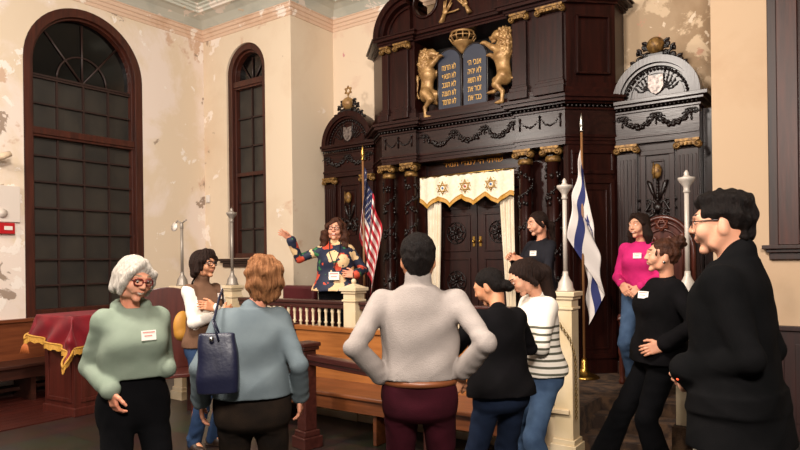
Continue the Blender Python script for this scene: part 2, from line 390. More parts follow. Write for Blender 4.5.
def off(poly, d):
    """offset a polyline polygon (counter-clockwise seen from above) outwards by d"""
    n = len(poly); out = []
    for i in range(n):
        p0, p1, p2 = (Vector(poly[i-1]), Vector(poly[i]), Vector(poly[(i+1) % n]))
        a = (p1-p0).normalized(); b = (p2-p1).normalized(); na = Vector((a.y, -a.x)); nb = Vector((b.y, -b.x))
        m = (na+nb).normalized(); k = d/max(.35, m.dot(na)); out.append((p1.x+m.x*k, p1.y+m.y*k))
    return out
def clampback(poly, yb): return [(x, min(y, yb)) for x, y in poly]
def swag(mb, p0, p1, sag, nrm, r=.016, n=22, seed=0, drop=.0):
    """carved garland of leaves hanging between two points on a face with outward normal nrm"""
    rn = random.Random(seed); p0 = Vector(p0); p1 = Vector(p1); nv = Vector(nrm)
    for i in range(n+1):
        t = i/n; p = p0.lerp(p1, t)+Vector((0, 0, -sag*4*t*(1-t)))+nv*.006
        k = .55+.6*math.sin(PI*t)
        for q in range(3):
            mb.ball(p+Vector((rn.uniform(-1, 1)*r*.8, 0, rn.uniform(-1, 1)*r*1.0))+nv*rn.uniform(0, r*.5), r*k*rn.uniform(.55, .95), 6)
def bow(mb, p, s, nrm, side):
    p = Vector(p); nv = Vector(nrm); sd = Vector(side)
    mb.ball(p+nv*.012, s*.14, 8)
    for sg in (-1, 1):
        mb.tube([p+nv*.012+sd*sg*s*(.1+.35*math.sin(a))+Vector((0, 0, s*(.14*(1-math.cos(a))*1.0))) for a in [PI*2*i/10 for i in range(11)]][:9], s*.05, 5)
        mb.tube([p+nv*.012, p+nv*.012+sd*sg*s*.28+Vector((0, 0, -s*.12)), p+nv*.012+sd*sg*s*.5+Vector((0, 0, s*.02)), p+nv*.012+sd*sg*s*.7+Vector((0, 0, -s*.08))], s*.045, 5)
    mb.tube([p+nv*.012, p+nv*.012+Vector((0, 0, -s*.5))], s*.05, 5); mb.ball(p+nv*.012+Vector((0, 0, -s*.5)), s*.09, 6, (1, 1, 1.8))
def rosette(mb, c, R, nrm, side, seed=1):
    c = Vector(c); nv = Vector(nrm); sd = Vector(side); up = Vector((0, 0, 1))
    ring = [c+nv*.012+(sd*math.cos(a)+up*math.sin(a))*R*.98 for a in [2*PI*i/28 for i in range(28)]]
    mb.tube(ring, R*.045, 5, closed=True)
    for k in range(8):
        a = 2*PI*k/8; d = sd*math.cos(a)+up*math.sin(a); e = -sd*math.sin(a)+up*math.cos(a)
        for sg in (-1, 1):
            mb.tube([c+nv*.014+d*R*(.2+.55*t)+e*sg*R*.22*math.sin(PI*t) for t in [i/6 for i in range(7)]], [R*.03+R*.05*math.sin(PI*i/6) for i in range(7)], 5)
        mb.tube([c+nv*.012+d*R*.70+(d*math.cos(b)+e*math.sin(b))*R*.13 for b in [2*PI*i/8 for i in range(7)]], R*.04, 5)
        mb.ball(c+nv*.014+d*R*.88+e*R*.14, R*.07, 6)
    mb.ball(c+nv*.015, R*.16, 8, (1, 1, 1))
def frame(mb, x0, x1, z0, z1, y, wd=.03, dp=.02):
    mb.box(x0, x1, y-dp, y, z1-wd, z1); mb.box(x0, x1, y-dp, y, z0, z0+wd); mb.box(x0, x0+wd, y-dp, y, z0+wd, z1-wd); mb.box(x1-wd, x1, y-dp, y, z0+wd, z1-wd)
def ionic(mb, cx, yf, z0, wd, dp, ht=.11):
    """gilt capital: abacus, egg moulding, two front volutes and leaves; yf is the front plane"""
    mb.box(cx-wd/2-.015, cx+wd/2+.015, yf-.03, yf+dp, z0+ht*.78, z0+ht)
    mb.box(cx-wd/2, cx+wd/2, yf-.015, yf+dp, z0+ht*.4, z0+ht*.78)
    for sg in (-1, 1):
        c = Vector((cx+sg*(wd/2+.005), yf-.022, z0+ht*.42)); pts = []
        for i in range(17):
            a = PI/2+sg*(-1)*(-i*.42)*1.0; rr = ht*.36*(1-i/19); pts.append(c+Vector((rr*math.cos(a), 0, rr*math.sin(a))))
        mb.tube(pts, ht*.075, 5); mb.ball(c, ht*.1, 6)
        mb.lathe(c+Vector((0, .012, 0)), [(ht*.33, 0), (ht*.33, min(dp, .08))], 12, Matrix.Rotation(-PI/2, 4, 'X'))
    k = max(3, int(wd/.035))
    for i in range(k): mb.ball((cx-wd/2+wd*(i+.5)/k, yf-.022, z0+ht*.5), .011, 6, (1, 1, 1.5))

XL, XR = -4.88, -2.48; YF = 6.45; XC = (XL+XR)/2
ark = empty('torah_ark', (XC, YF+.3, PLAT), 0, 'huge dark carved wooden ark with columns, gilt lions and tablets above a curtained doorway', 'ark')
foot = [(-5.28, YK-.01), (-5.28, 6.83), (XL, YF), (XR, YF), (-2.07, 6.83), (-2.07, YK-.01)]
# lower walls beside the doorway
for poly in ([(-5.28, YK-.01), (-5.28, 6.85), (-4.93, 6.70), (-4.38, 6.70), (-4.38, YK-.01)], [(-2.98, YK-.01), (-2.98, 6.70), (-2.52, 6.70), (-2.52, 6.50), (-2.46, 6.48), (-2.07, 6.85), (-2.07, YK-.01)]):
    mb = MB(); mb.prism(poly, PLAT, 2.76); mb.build('side_wall', dark, ark)
# diagonal panel on the right flank
dd = Vector((-2.07+2.46, 6.85-6.48, 0)); dl = dd.length; du = dd.normalized(); dn = Vector((du.y, -du.x, 0))
def DM(ox=0, oy=0): return Matrix.Translation((-2.46, 6.48, 0)) @ Matrix(((du.x, -dn.x, 0, 0), (du.y, -dn.y, 0, 0), (0, 0, 1, 0), (0, 0, 0, 1)))
def dframe(mb, a, b, z0, z1, wd=.035, dp=.02):
    M = DM(); mb.box(a, b, -dp, 0, z1-wd, z1, M); mb.box(a, b, -dp, 0, z0, z0+wd, M); mb.box(a, a+wd, -dp, 0, z0+wd, z1-wd, M); mb.box(b-wd, b, -dp, 0, z0+wd, z1-wd, M)
mb = MB(); dframe(mb, .03, dl-.03, 2.45, 2.70); dframe(mb, .03, dl-.03, .5, 2.40, .05); dframe(mb, .11, dl-.11, .6, 2.30, .02, .012); mb.build('diagonal_panel', dark, ark, bevel=.004)
# pedestals
for x in (-4.79, -4.45, -2.92, -2.60):
    mb = MB(); mb.box(x-.13, x+.13, 6.44, 6.70, PLAT, PLAT+.5); mb.box(x-.15, x+.15, 6.42, 6.70, PLAT, PLAT+.08); mb.box(x-.15, x+.15, 6.42, 6.70, PLAT+.46, PLAT+.52)
    mb.build('pedestal', dark, ark, bevel=.005)
# four round columns with spiral garlands and gilt capitals
for i, x in enumerate((-4.79, -4.45, -2.92, -2.60)):
    c = (x, 6.56, 0); z0 = PLAT+.52
    mb = MB(); prof = [(.105, z0), (.105, z0+.03), (.095, z0+.05), (.1, z0+.07), (.08, z0+.09)]+[(.078-.012*t, z0+.09+(2.62-z0-.09)*t) for t in (0, .3, .6, 1)]+[(.075, 2.63), (.075, 2.66)]
    mb.lathe(c, prof, 20); col = mb.build('column', dark, ark)
    mb = MB(); rn = random.Random(i)
    zz = z0+.15; k = 0
    while zz < 2.55:
        a = k*.30; rr = .076
        for q in range(2):
            aa = a+rn.uniform(-.3, .3); z_ = zz+rn.uniform(-.02, .02)
            mb.ball((c[0]+rr*math.cos(aa), c[1]+rr*math.sin(aa), z_), rn.uniform(.008, .016), 5, (1, 1, 1.3))
        if k % 18 < 3:
            for q in range(5):
                aa = rn.uniform(0, 2*PI); mb.ball((c[0]+rr*math.cos(aa), c[1]+rr*math.sin(aa), zz+rn.uniform(-.03, .03)), rn.uniform(.012, .022), 6, (1, 1, 1.4))
        zz += .016; k += 1
    mb.tube([(c[0]+.074*math.cos(.01875*30*q_*.3333*3.0/3), c[1]+.074*math.sin(.01875*30*q_*.3333), z0+.15+.01*q_) for q_ in range(int((2.4-z0)/.01))], .006, 5)
    mb.build('garland', dark2, col)
    mb = MB(); ionic(mb, x, 6.48, 2.655, .17, .16, .105); mb.lathe(c, [(.078, 2.60), (.085, 2.62), (.078, 2.66)], 16); mb.build('capital', gold_d, col)
# entablature
mb = MB()
def ring(mb, z0, z1, d, mid=.07):
    """full entablature band; the part over the doorway sits back by mid"""
    P = [(-5.28, YK-.01), (-5.28, 6.83), (XL, YF), (-4.36, YF), (-4.36, YF+mid), (-3.04, YF+mid), (-3.04, YF), (XR, YF), (-2.07, 6.83), (-2.07, YK-.01)]
    q = clampback(off(P, d), YK-.005); mb.prism(q, z0, z1)
ring(mb, 2.76, 2.80, .0); ring(mb, 2.80, 2.835, .012); ring(mb, 2.835, 2.86, .03)
mb.build('architrave', dark_h, ark)
mb = MB(); ring(mb, 2.86, 3.125, 0); frz = mb.build('frieze', wood('frieze_wood', '1A0B08', '28130F', .28, 'X', spec=.35), ark)
mb = MB(); ring(mb, 3.125, 3.145, .02); ring(mb, 3.18, 3.20, .05); ring(mb, 3.20, 3.235, .10); ring(mb, 3.235, 3.26, .125); ring(mb, 3.26, 3.275, .09)
ring(mb, 3.275, 3.36, .02)
crn = mb.build('cornice', dark_h, ark)
mb = MB()
P = [(-5.28, 6.83), (XL, YF), (-4.36, YF), (-4.36, YF+.07), (-3.04, YF+.07), (-3.04, YF), (XR, YF), (-2.07, 6.83)]
for i in range(len(P)-1):
    a = Vector(P[i]); b = Vector(P[i+1]); d = b-a; L_ = d.length
    if L_ < .1: continue
    u = d.normalized(); nn = Vector((u.y, -u.x)); k = max(1, int(L_/.046))
    for j in range(k):
        p = a+u*(L_*(j+.5)/k)+nn*.025; mb.ball((p.x, p.y, 3.162), .017, 6)
mb.build('bead_moulding', dark2, crn)
mb = MB()
xs = [-4.28, -3.86, -3.46, -3.10]
for i in range(3):
    mb = MB(); swag(mb, (xs[i], YF+.07, 3.08), (xs[i+1], YF+.07, 3.08), .13, (0, -1, 0), .022, 20, i); bow(mb, (xs[i], YF+.07, 3.06), .11, (0, -1, 0), (1, 0, 0))
    if i == 2: bow(mb, (xs[3], YF+.07, 3.06), .11, (0, -1, 0), (1, 0, 0))
    mb.build('frieze_garland', dark2, frz)
for a, b, s in ((-4.82, -4.62, 10), (-4.62, -4.42, 11), (-2.99, -2.76, 12), (-2.76, -2.53, 13)):
    mb = MB(); swag(mb, (a, YF, 3.07), (b, YF, 3.07), .09, (0, -1, 0), .008, 16, s)
    for x in (a, b): mb.tube([(x, YF-.01, 3.08), (x, YF-.01, 2.95)], .008, 5); mb.ball((x, YF-.01, 3.08), .016, 6)
    mb.build('frieze_garland', dark2, frz)
# doorway: header with gilt Hebrew line, reveal and the pair of doors
mb = MB(); mb.box(-4.38, -2.98, 6.74, YK-.01, 2.40, 2.80); hd = mb.build('door_header', dark_h, ark)
for x0, x1 in ((-4.38, -4.26), (-3.10, -2.98)): mb = MB(); mb.box(x0, x1, 6.76, YK-.01, PLAT, 2.40); mb.build('door_jamb', dark, ark, bevel=.004)
YD = 6.84
for sg, x0, x1 in ((0, -4.26, -3.685), (1, -3.675, -3.10)):
    mb = MB(); mb.box(x0, x1, YD, YD+.05, PLAT+.02, 2.40)
    m_ = .09
    for z0, z1 in ((.5, .95), (1.0, 1.58), (1.66, 2.12), (2.18, 2.36)):
        frame(mb, x0+m_, x1-m_, z0, z1, YD, .022, .018)
    dr = mb.build('door', wood('door_wood', '1C0B08', '2E130E', .36, 'Z', spec=.35), ark, bevel=.003)
    mb = MB(); cx = (x0+x1)/2
    for rz_ in (1.89, 1.29, .73): mb = MB(); rosette(mb, (cx, YD, rz_), .133, (0, -1, 0), (1, 0, 0)); mb.build('carved_rosette', dark2, dr)
    mb = MB(); hx = x1-.04 if sg == 0 else x0+.04
    mb.box(hx-.014, hx+.014, YD-.012, YD, 1.72, 1.84); mb.ball((hx, YD-.03, 1.78), .018, 8); mb.build('door_handle', mat('brass', 'B08A45', .3, metal=1), dr)

# upper storey
UZ0, UZ1 = 3.36, 4.25
for poly in ([(-5.28, YK-.01), (-5.28, 6.83), (-4.90, 6.50), (-4.40, 6.50), (-4.40, YK-.01)], [(-3.10, YK-.01), (-3.10, 6.50), (-2.48, 6.50), (-2.07, 6.85), (-2.07, YK-.01)]):
    mb = MB(); mb.prism(poly, UZ0, UZ1); mb.prism(clampback(off(poly, .03), YK-.006), UZ0, UZ0+.05); mb.build('upper_wall', dark, ark)
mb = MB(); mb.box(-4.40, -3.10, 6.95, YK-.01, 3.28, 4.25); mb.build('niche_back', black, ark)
mb = MB(); M = DM(); dd_ = lambda *a: dframe(mb, *a)
mb2 = MB()
for (a, b, z0, z1, wd, dp) in ((.10, .47, 3.50, 4.12, .02, .03),): 
    for q in ((a, b, z1-wd, z1), (a, b, z0, z0+wd), (a, a+wd, z0, z1), (b-wd, b, z0, z1)): mb2.box(q[0], q[1], -dp, 0.02, q[2], q[3], DM())
mb2.build('upper_diagonal_panel', dark, ark, bevel=.004)
for x0, x1, yy in ((-4.88, -4.77, 6.46), (-4.66, -4.46, 6.44), (-3.08, -2.90, 6.44), (-2.78, -2.49, 6.44)):
    mb = MB(); mb.box(x0+.01, x1-.01, yy+.01, 6.52, UZ0, UZ1-.1)
    mb.box(x0-.03, x1+.02, yy-.05, 6.52, 3.30, 3.385); mb.box(x0-.015, x1+.015, yy-.03, 6.52, 3.385, 3.43); mb.box(x0, x1, yy-.012, 6.52, 3.43, 3.46)
    p = mb.build('pilaster', dark, ark, bevel=.004)
    mb = MB(); ionic(mb, (x0+x1)/2, yy, UZ1-.10, (x1-x0)*.92, .05, .095); mb.build('capital', gold_d, p)
# upper beam
mb = MB()
def ring2(z0, z1, d):
    P = [(-5.28, YK-.01), (-5.28, 6.86), (XL-.02, 6.48), (-4.42, 6.48), (-4.42, 6.53), (-3.12, 6.53), (-3.12, 6.48), (XR+.02, 6.48), (-2.07, 6.86), (-2.07, YK-.01)]
    mb.prism(clampback(off(P, d), YK-.005), z0, z1)
ring2(4.25, 4.275, .03); ring2(4.275, 4.30, .05); ring2(4.30, 4.335, .10); ring2(4.335, 4.35, .12)
mb.build('upper_cornice', dark_h, ark)
# quarter-round pediment ends (broken arch) with stepped mouldings
def quarter(mb, cx, sg, r0, r1, y0, y1, z0=4.35, n=16):
    pts = [(cx+sg*r1*math.cos(PI/2*i/n), z0+r1*math.sin(PI/2*i/n)) for i in range(n+1)]
    inn = [(cx+sg*r0*math.cos(PI/2*i/n), z0+r0*math.sin(PI/2*i/n)) for i in range(n+1)]
    for i in range(n):
        q = [inn[i], pts[i], pts[i+1], inn[i+1]]; mb.plate(q, y0, y1)
for cx, sg in ((-4.46, -1), (-2.95, 1)):
    R = .46 if sg < 0 else .48
    mb = MB(); quarter(mb, cx, sg, 0, R-.07, 6.50, 6.9); quarter(mb, cx, sg, R-.10, R, 6.42, 6.9); quarter(mb, cx, sg, R-.15, R-.13, 6.47, 6.5); quarter(mb, cx, sg, R-.05, R+.03, 6.38, 6.8)
    mb.build('arched_pediment', dark, ark)
# pierced centre board: two round openings between the pediment ends
oc = [(-4.27, 4.71, .155), (-3.30, 4.76, .17)]
mb = MB(); bx0, bx1, bz0, bz1, by0, by1 = -4.47, -2.95, 4.35, 5.02, 6.56, 6.62
xs_ = [bx0]
def pierced(mb, segs):
    for (cx, cz, r, x0, x1) in segs:
        n = 36; 
        for i in range(n):
            a0, a1 = 2*PI*i/n, 2*PI*(i+1)/n
            def outer(a):
                dx, dz = math.cos(a), math.sin(a); t = 9
                if dx > 1e-6: t = min(t, (x1-cx)/dx)
                if dx < -1e-6: t = min(t, (x0-cx)/dx)
                if dz > 1e-6: t = min(t, (bz1-cz)/dz)
                if dz < -1e-6: t = min(t, (bz0-cz)/dz)
                return (cx+dx*t, cz+dz*t)
            p = (cx+r*math.cos(a0), cz+r*math.sin(a0)); p2 = (cx+r*math.cos(a1), cz+r*math.sin(a1))
            mb.plate([p, outer(a0), outer(a1), p2], by0, by1)
pierced(mb, [(oc[0][0], oc[0][1], oc[0][2], bx0, -3.74), (oc[1][0], oc[1][1], oc[1][2], -3.74, bx1)])
for cx, cz, r in oc:
    mb.tube([(cx+(r+.02)*math.cos(a), 6.555, cz+(r+.02)*math.sin(a)) for a in [2*PI*i/32 for i in range(32)]], .02, 6, closed=True)
mb.plate([(bx0, 5.0)]+[(bx0+(bx1-bx0)*i/20, 5.0+.16*math.sin(PI*i/20)) for i in range(21)]+[(bx1, 5.0)], 6.54, 6.64)
ped = mb.build('pierced_board', dark, ark)
# blessing hands, gilt
mb = MB(); hy = 6.53
def handpair(mb, wx, wz, ang):
    d = Vector((math.cos(ang), 0, math.sin(ang))); e = Vector((-d.z, 0, d.x))
    w0 = Vector((wx, hy, wz))
    mb.tube([w0-d*.09, w0-d*.03, w0+d*.02], [.05, .036, .03], 10, flat=.6)
    mb.ball(w0+d*.05, .038, 10, (1.0, .45, 1.0))
    for k, (o, l) in enumerate(((-.028, .10), (-.012, .125), (.010, .125), (.026, .10))):
        sp = (k-1.5)*.25+(-.25 if k < 2 else .25)
        q = w0+d*.07+e*o; dd2 = (d+e*sp*.5).normalized(); mb.tube([q, q+dd2*l*.5, q+dd2*l], [.012, .011, .008], 6)
handpair(mb, -3.99, 4.475, math.radians(68)); handpair(mb, -3.68, 4.51, math.radians(118))
q0 = Vector((-3.95, hy, 4.50)); mb.tube([q0, q0+Vector((.1, 0, .0)), q0+Vector((.17, 0, .01))], .011, 6); 
mb.build('blessing_hands', gold, ark)
def star_poly(c, R, sd, up, rot=0):
    return [c+(sd*math.cos(PI/2+rot+2*PI*k/3)+up*math.sin(PI/2+rot+2*PI*k/3))*R for k in range(3)]
def magen(mb, c, R, sd, up, r):
    for rot in (0, PI/3):
        p = star_poly(Vector(c), R, Vector(sd), Vector(up), rot); mb.tube([p[0], p[1]], r, 5); mb.tube([p[1], p[2]], r, 5); mb.tube([p[2], p[0]], r, 5)
mb = MB(); magen(mb, (-4.03, 6.545, 4.74), .045, (1, 0, 0), (0, 0, 1), .006); mb.build('small_gilt_star', gold, ark)

# tablets of the law with gilt Hebrew lines
tab_m = mat('tablet_slate', '1D2233', .45, color2='262B3B', nscale=6)
heb_gold = mat('gilt_letters', 'D8A95C', .5, metal=.1)
def text(body, size, loc, parent, m, rot=(PI/2, 0, 0), ext=.003, width=None, align='CENTER'):
    cu = bpy.data.curves.new('inscription', 'FONT'); cu.body = body; cu.size = size; cu.extrude = ext; cu.align_x = align; cu.align_y = 'CENTER'
    o = bpy.data.objects.new('inscription', cu); COL.objects.link(o); o.location = loc; o.rotation_euler = rot
    bpy.context.view_layer.update()
    dg = bpy.context.evaluated_depsgraph_get(); me = bpy.data.meshes.new_from_object(o.evaluated_get(dg))
    mw = o.matrix_world.copy(); bpy.data.objects.remove(o); bpy.data.curves.remove(cu)
    me.materials.clear(); me.materials.append(m)
    xs2 = [v.co.x for v in me.vertices]
    k = 1
    if width and xs2: k = width/(max(xs2)-min(xs2)); 
    cx2 = (max(xs2)+min(xs2))/2 if xs2 else 0
    if align == 'CENTER':
        for v in me.vertices: v.co.x = (v.co.x-cx2)*k
    me.transform(mw if parent is None else parent_world(parent).inverted() @ mw)
    ob = bpy.data.objects.new('inscription', me); COL.objects.link(ob); ob.parent = parent
    return ob
rev = lambda s: s[::-1]
left_lines = ['לא תרצח', 'לא תנאף', 'לא תגנב', 'לא תענה', 'לא תחמד']
right_lines = ['אנכי ה׳', 'לא יהיה', 'לא תשא', 'זכור את', 'כבד את']
tb = MB(); tb.box(-4.30, -3.22, 6.66, 6.80, 3.27, 3.58); tb.build('tablet_plinth', dark_h, ark, bevel=.005)
TY = 6.56
for cx, lines, zt in ((-3.945, left_lines, 4.07), (-3.60, right_lines, 4.07)):
    hw = .150; z0 = 3.34; sp = zt-hw
    poly = [(cx-hw, z0), (cx+hw, z0)]+[(cx+hw*math.cos(PI*i/16), sp+hw*math.sin(PI*i/16)) for i in range(17)]
    mb = MB(); mb.plate(poly, TY, TY+.05); t_ = mb.build('tablet', tab_m, ark)
    mb = MB(); ww = hw+.012
    mb.tube([(cx-ww, TY+.01, z0), (cx-ww, TY+.01, sp)]+[(cx+ww*math.cos(PI-PI*i/16), TY+.01, sp+ww*math.sin(PI*i/16)) for i in range(17)]+[(cx+ww, TY+.01, z0), (cx-ww, TY+.01, z0)], .013, 6); mb.build('tablet_rim', dark2, t_)
    for i, s in enumerate(lines): text(rev(s), .098, (cx, TY-.003, 3.86-i*.103), t_, heb_gold, width=.19 if cx < -3.8 else .175)
text(rev('שויתי ה׳ לנגדי תמיד'), .085, (-3.68, 6.737, 2.725), hd, mat('amber_letters', 'E39A3C', .5), width=.80)
# crown over the tablets
mb = MB(); cc = (-3.775, 6.60, 0)
mb.lathe(cc, [(.02, 4.0), (.045, 4.03), (.09, 4.09), (.120, 4.115), (.128, 4.13), (.120, 4.14)], 20)
for k in range(12):
    a = 2*PI*k/12; mb.tube([(cc[0]+.122*math.cos(a), cc[1]+.122*math.sin(a), 4.13), (cc[0]+.158*math.cos(a), cc[1]+.158*math.sin(a), 4.185), (cc[0]+.140*math.cos(a), cc[1]+.140*math.sin(a), 4.235), (cc[0]+.06*math.cos(a), cc[1]+.06*math.sin(a), 4.262)], .009, 5)
mb.tube([(cc[0]+.135*math.cos(a), cc[1]+.135*math.sin(a), 4.238) for a in [2*PI*i/24 for i in range(24)]], .014, 6, closed=True)
mb.tube([(cc[0]+.158*math.cos(a), cc[1]+.158*math.sin(a), 4.185) for a in [2*PI*i/24 for i in range(24)]], .007, 5, closed=True)
mb.ball((cc[0], cc[1], 4.27), .03, 10)
mb.build('crown', gold, ark)

# ---------------------------------------------------------------- side bays (wings)
def bay(x0, x1, label, finial_star, wf, wh):
    y0 = 6.85; cx = (x0+x1)/2
    root = empty('carved_side_bay', (cx, 7.0, PLAT), 0, label, 'wall panelling')
    mb = MB(); mb.box(x0, x1, y0, YK-.01, PLAT, 2.74); mb.box(x0, x1, y0-.03, y0, PLAT, .5); mb.build('back_panel', wf, root)
    mb = MB(); a, b = x0+.24, x1-.24
    frame(mb, a, b, .55, 2.66, y0, .05, .025); frame(mb, a+.10, b-.10, 1.92, 2.56, y0, .02, .018)
    n = 14; r = (b-a)/2-.07
    mb.tube([(cx+r*math.cos(PI*i/n), y0-.01, 1.55+r*math.sin(PI*i/n)) for i in range(n+1)], .02, 6); mb.tube([(cx+(r-.06)*math.cos(PI*i/n), y0-.008, 1.55+(r-.06)*math.sin(PI*i/n)) for i in range(n+1)], .012, 6)
    mb.build('panel_frame', wf, root, bevel=.004)
    mb = MB(); N = (0, -1, 0)
    z = 2.05                                                             # carved vase with scrolls
    for sg in (-1, 1):
        mb.tube([(cx+sg*(.02+.11*t), y0-.014, z+.04+.05*math.sin(5*t)) for t in [i/8 for i in range(9)]], .014, 6)
        for (ox, oz, rr) in ((.09, .07, .045), (.14, .0, .042), (.055, -.02, .04), (.155, .09, .03), (.10, -.06, .03)):
            mb.tube([(cx+sg*(ox+rr*(1-i/12)*math.cos(i*.7)), y0-.016, z+oz+rr*(1-i/12)*math.sin(i*.7)) for i in range(11)], .009, 5)
        mb.tube([(cx+sg*.015, y0-.014, z+.10), (cx+sg*.05, y0-.016, z+.18), (cx+sg*.075, y0-.016, z+.27), (cx+sg*.10, y0-.014, z+.30)], [.012, .02, .025, .008], 6)
        mb.tube([(cx+sg*.02, y0-.014, z-.02), (cx+sg*.07, y0-.016, z-.07), (cx+sg*.12, y0-.014, z-.04)], [.012, .016, .006], 6)
    mb.tube([(cx, y0-.014, z-.05), (cx, y0-.016, z+.34)], .012, 6)
    for k in range(6): mb.ball((cx, y0-.02, z+.10+k*.035), .017, 6)
    mb.ball((cx, y0-.02, z+.02), .045, 8, (1, .5, 1))
    for k in range(9): mb.ball((cx+(r-.12)*math.cos(PI*k/8), y0-.014, 1.55+(r-.12)*math.sin(PI*k/8)), .025, 6)
    swag(mb, (cx-.12, y0, 1.66), (cx+.12, y0, 1.66), .08, N, .02, 14, 4)
    mb.build('carved_ornament', dark2, root)
    mb = MB(); mb.ball((cx, y0-.045, 2.44), .05, 12, (1, .8, 1.55)); mb.tube([(cx-.02, y0-.09, 2.52), (cx-.02, y0-.095, 2.36)], .006, 5); mb.build('gilt_medallion', gold_d, root)
    for px in (x0+.11, x1-.11):
        mb = MB(); mb.box(px-.10, px+.10, y0-.05, y0, .45, 2.64); mb.box(px-.115, px+.115, y0-.07, y0, PLAT, .47)
        for k in range(5): mb.box(px-.085+k*.0385, px-.069+k*.0385, y0-.062, y0-.05, .55, 2.58)
        p = mb.build('fluted_pilaster', wf, root, bevel=.003)
        mb = MB(); ionic(mb, px, y0-.06, 2.63, .19, .05, .105); mb.build('capital', gold_d, p)
    mb = MB(); mb.box(x0, x1, y0-.05, YK-.012, 2.74, 2.80); mb.box(x0, x1, y0-.065, YK-.012, 2.80, 2.83); mb.box(x0, x1, y0-.045, YK-.012, 2.83, 3.06); fz = mb.build('frieze', wh, root)
    mb = MB(); q = [x0+.07, cx-.0, x1-.07]
    for i in range(2): swag(mb, (q[i], y0-.045, 3.01), (q[i+1], y0-.045, 3.01), .10, N, .022, 20, i+30)
    for x in q: bow(mb, (x, y0-.045, 3.0), .13, N, (1, 0, 0))
    mb.build('frieze_garland', dark2, fz)
    mb = MB(); mb.box(x0, x1+.02, y0-.06, YK-.014, 3.06, 3.085); mb.box(x0, x1+.05, y0-.10, YK-.012, 3.115, 3.145); mb.box(x0, x1+.09, y0-.13, YK-.01, 3.145, 3.185); cn = mb.build('cornice', wh, root, bevel=.004)
    mb = MB()
    k = int((x1-x0)/.04)
    for i in range(k): mb.ball((x0+(x1-x0)*(i+.5)/k, y0-.07, 3.10), .015, 6)
    mb.build('bead_moulding', dark2, cn)
    # lunette
    mb = MB(); R = min(.45, (x1-x0)/2+.02); z0 = 3.185; n = 28
    arc = lambda rr: [(cx+rr*math.cos(PI*i/n), z0+rr*math.sin(PI*i/n)) for i in range(n+1)]
    mb.plate(arc(R-.06), y0-.02, y0+.15)
    for r0, r1, ya in ((R-.07, R, y0-.09), (R-.10, R-.07, y0-.06), (R-.17, R-.155, y0-.035)):
        A, B = arc(r0), arc(r1)
        for i in range(n): mb.plate([A[i], B[i], B[i+1], A[i+1]], ya, y0+.15)
    lun = mb.build('arched_pediment', wf, root)
    mb = MB()
    for i in range(26):
        a = PI*(i+.5)/26; mb.ball((cx+(R-.125)*math.cos(a), y0-.04, z0+(R-.125)*math.sin(a)), .016, 6)
    for sg in (-1, 1):
        rn = random.Random(3+sg)
        for j in range(5):
            a = .25+j*.28
            mb.tube([(cx+sg*(.05+.2*t*math.cos(a)), y0-.03, z0+.07+.23*t*math.sin(a)+.02*math.sin(9*t)) for t in [i/7 for i in range(8)]], .007, 5)
            for t in (.4, .6, .8, 1): mb.ball((cx+sg*(.05+.2*t*math.cos(a))+rn.uniform(-.012, .012), y0-.03, z0+.07+.23*t*math.sin(a)+rn.uniform(-.012, .012)), .012, 5)
    mb.build('lunette_scrollwork', dark2, lun)
    mb = MB(); sh = [(-.07, .24), (0, .225), (.07, .24), (.075, .12), (.04, .06), (0, .04), (-.04, .06), (-.075, .12)]
    mb.plate([(cx+a_, z0+b_) for a_, b_ in sh][::-1], y0-.05, y0-.02); mb.build('carved_shield', mat('worn_silvered_wood', '8C7F78', .35, metal=.3, color2='3C302C', nscale=30), lun)
    mb = MB(); zt = z0+R
    for sg in (-1, 1):
        for (ox, oz, rr) in ((.09, .03, .065), (.16, -.0, .06), (.23, -.06, .045), (.11, .12, .045), (.28, -.12, .035), (.17, .07, .03)):
            mb.tube([(cx+sg*(ox+rr*(1-i/13)*math.cos(i*.65+1)), y0-.02, zt+oz+rr*(1-i/13)*math.sin(i*.65+1)) for i in range(12)], .016, 6)
            mb.ball((cx+sg*ox, y0-.01, zt+oz), rr*.6, 6, (1, .5, 1))
    mb.box(cx-.07, cx+.07, y0-.05, y0+.06, zt-.01, zt+.03)
    mb.build('crest_scrolls', dark2, root)
    mb = MB(); mb.ball((cx, y0-.02, zt+.115), .088, 24); mb.build('ball_finial', gold_d if not finial_star else gold, root)
    if finial_star:
        mb = MB(); mb.tube([(cx, y0-.02, zt+.19), (cx, y0-.02, zt+.24)], .012, 6); magen(mb, (cx, y0-.02, zt+.295), .065, (1, 0, 0), (0, 0, 1), .010); mb.build('star_of_david_finial', gold, root)
    return root
bay(-6.24, -5.35, 'dark carved side bay left of the ark with golden ball and six-pointed star', True, dark, dark_h)
bay(-2.0, -1.19, 'carved side bay right of the ark, round-topped with a plain golden ball', False, wing_w, wing_h)
mb = MB(); mb.box(-1.185, -1.01, 6.98, YK-.01, PLAT, 3.05); struct('trim_9', mb, wing_w)

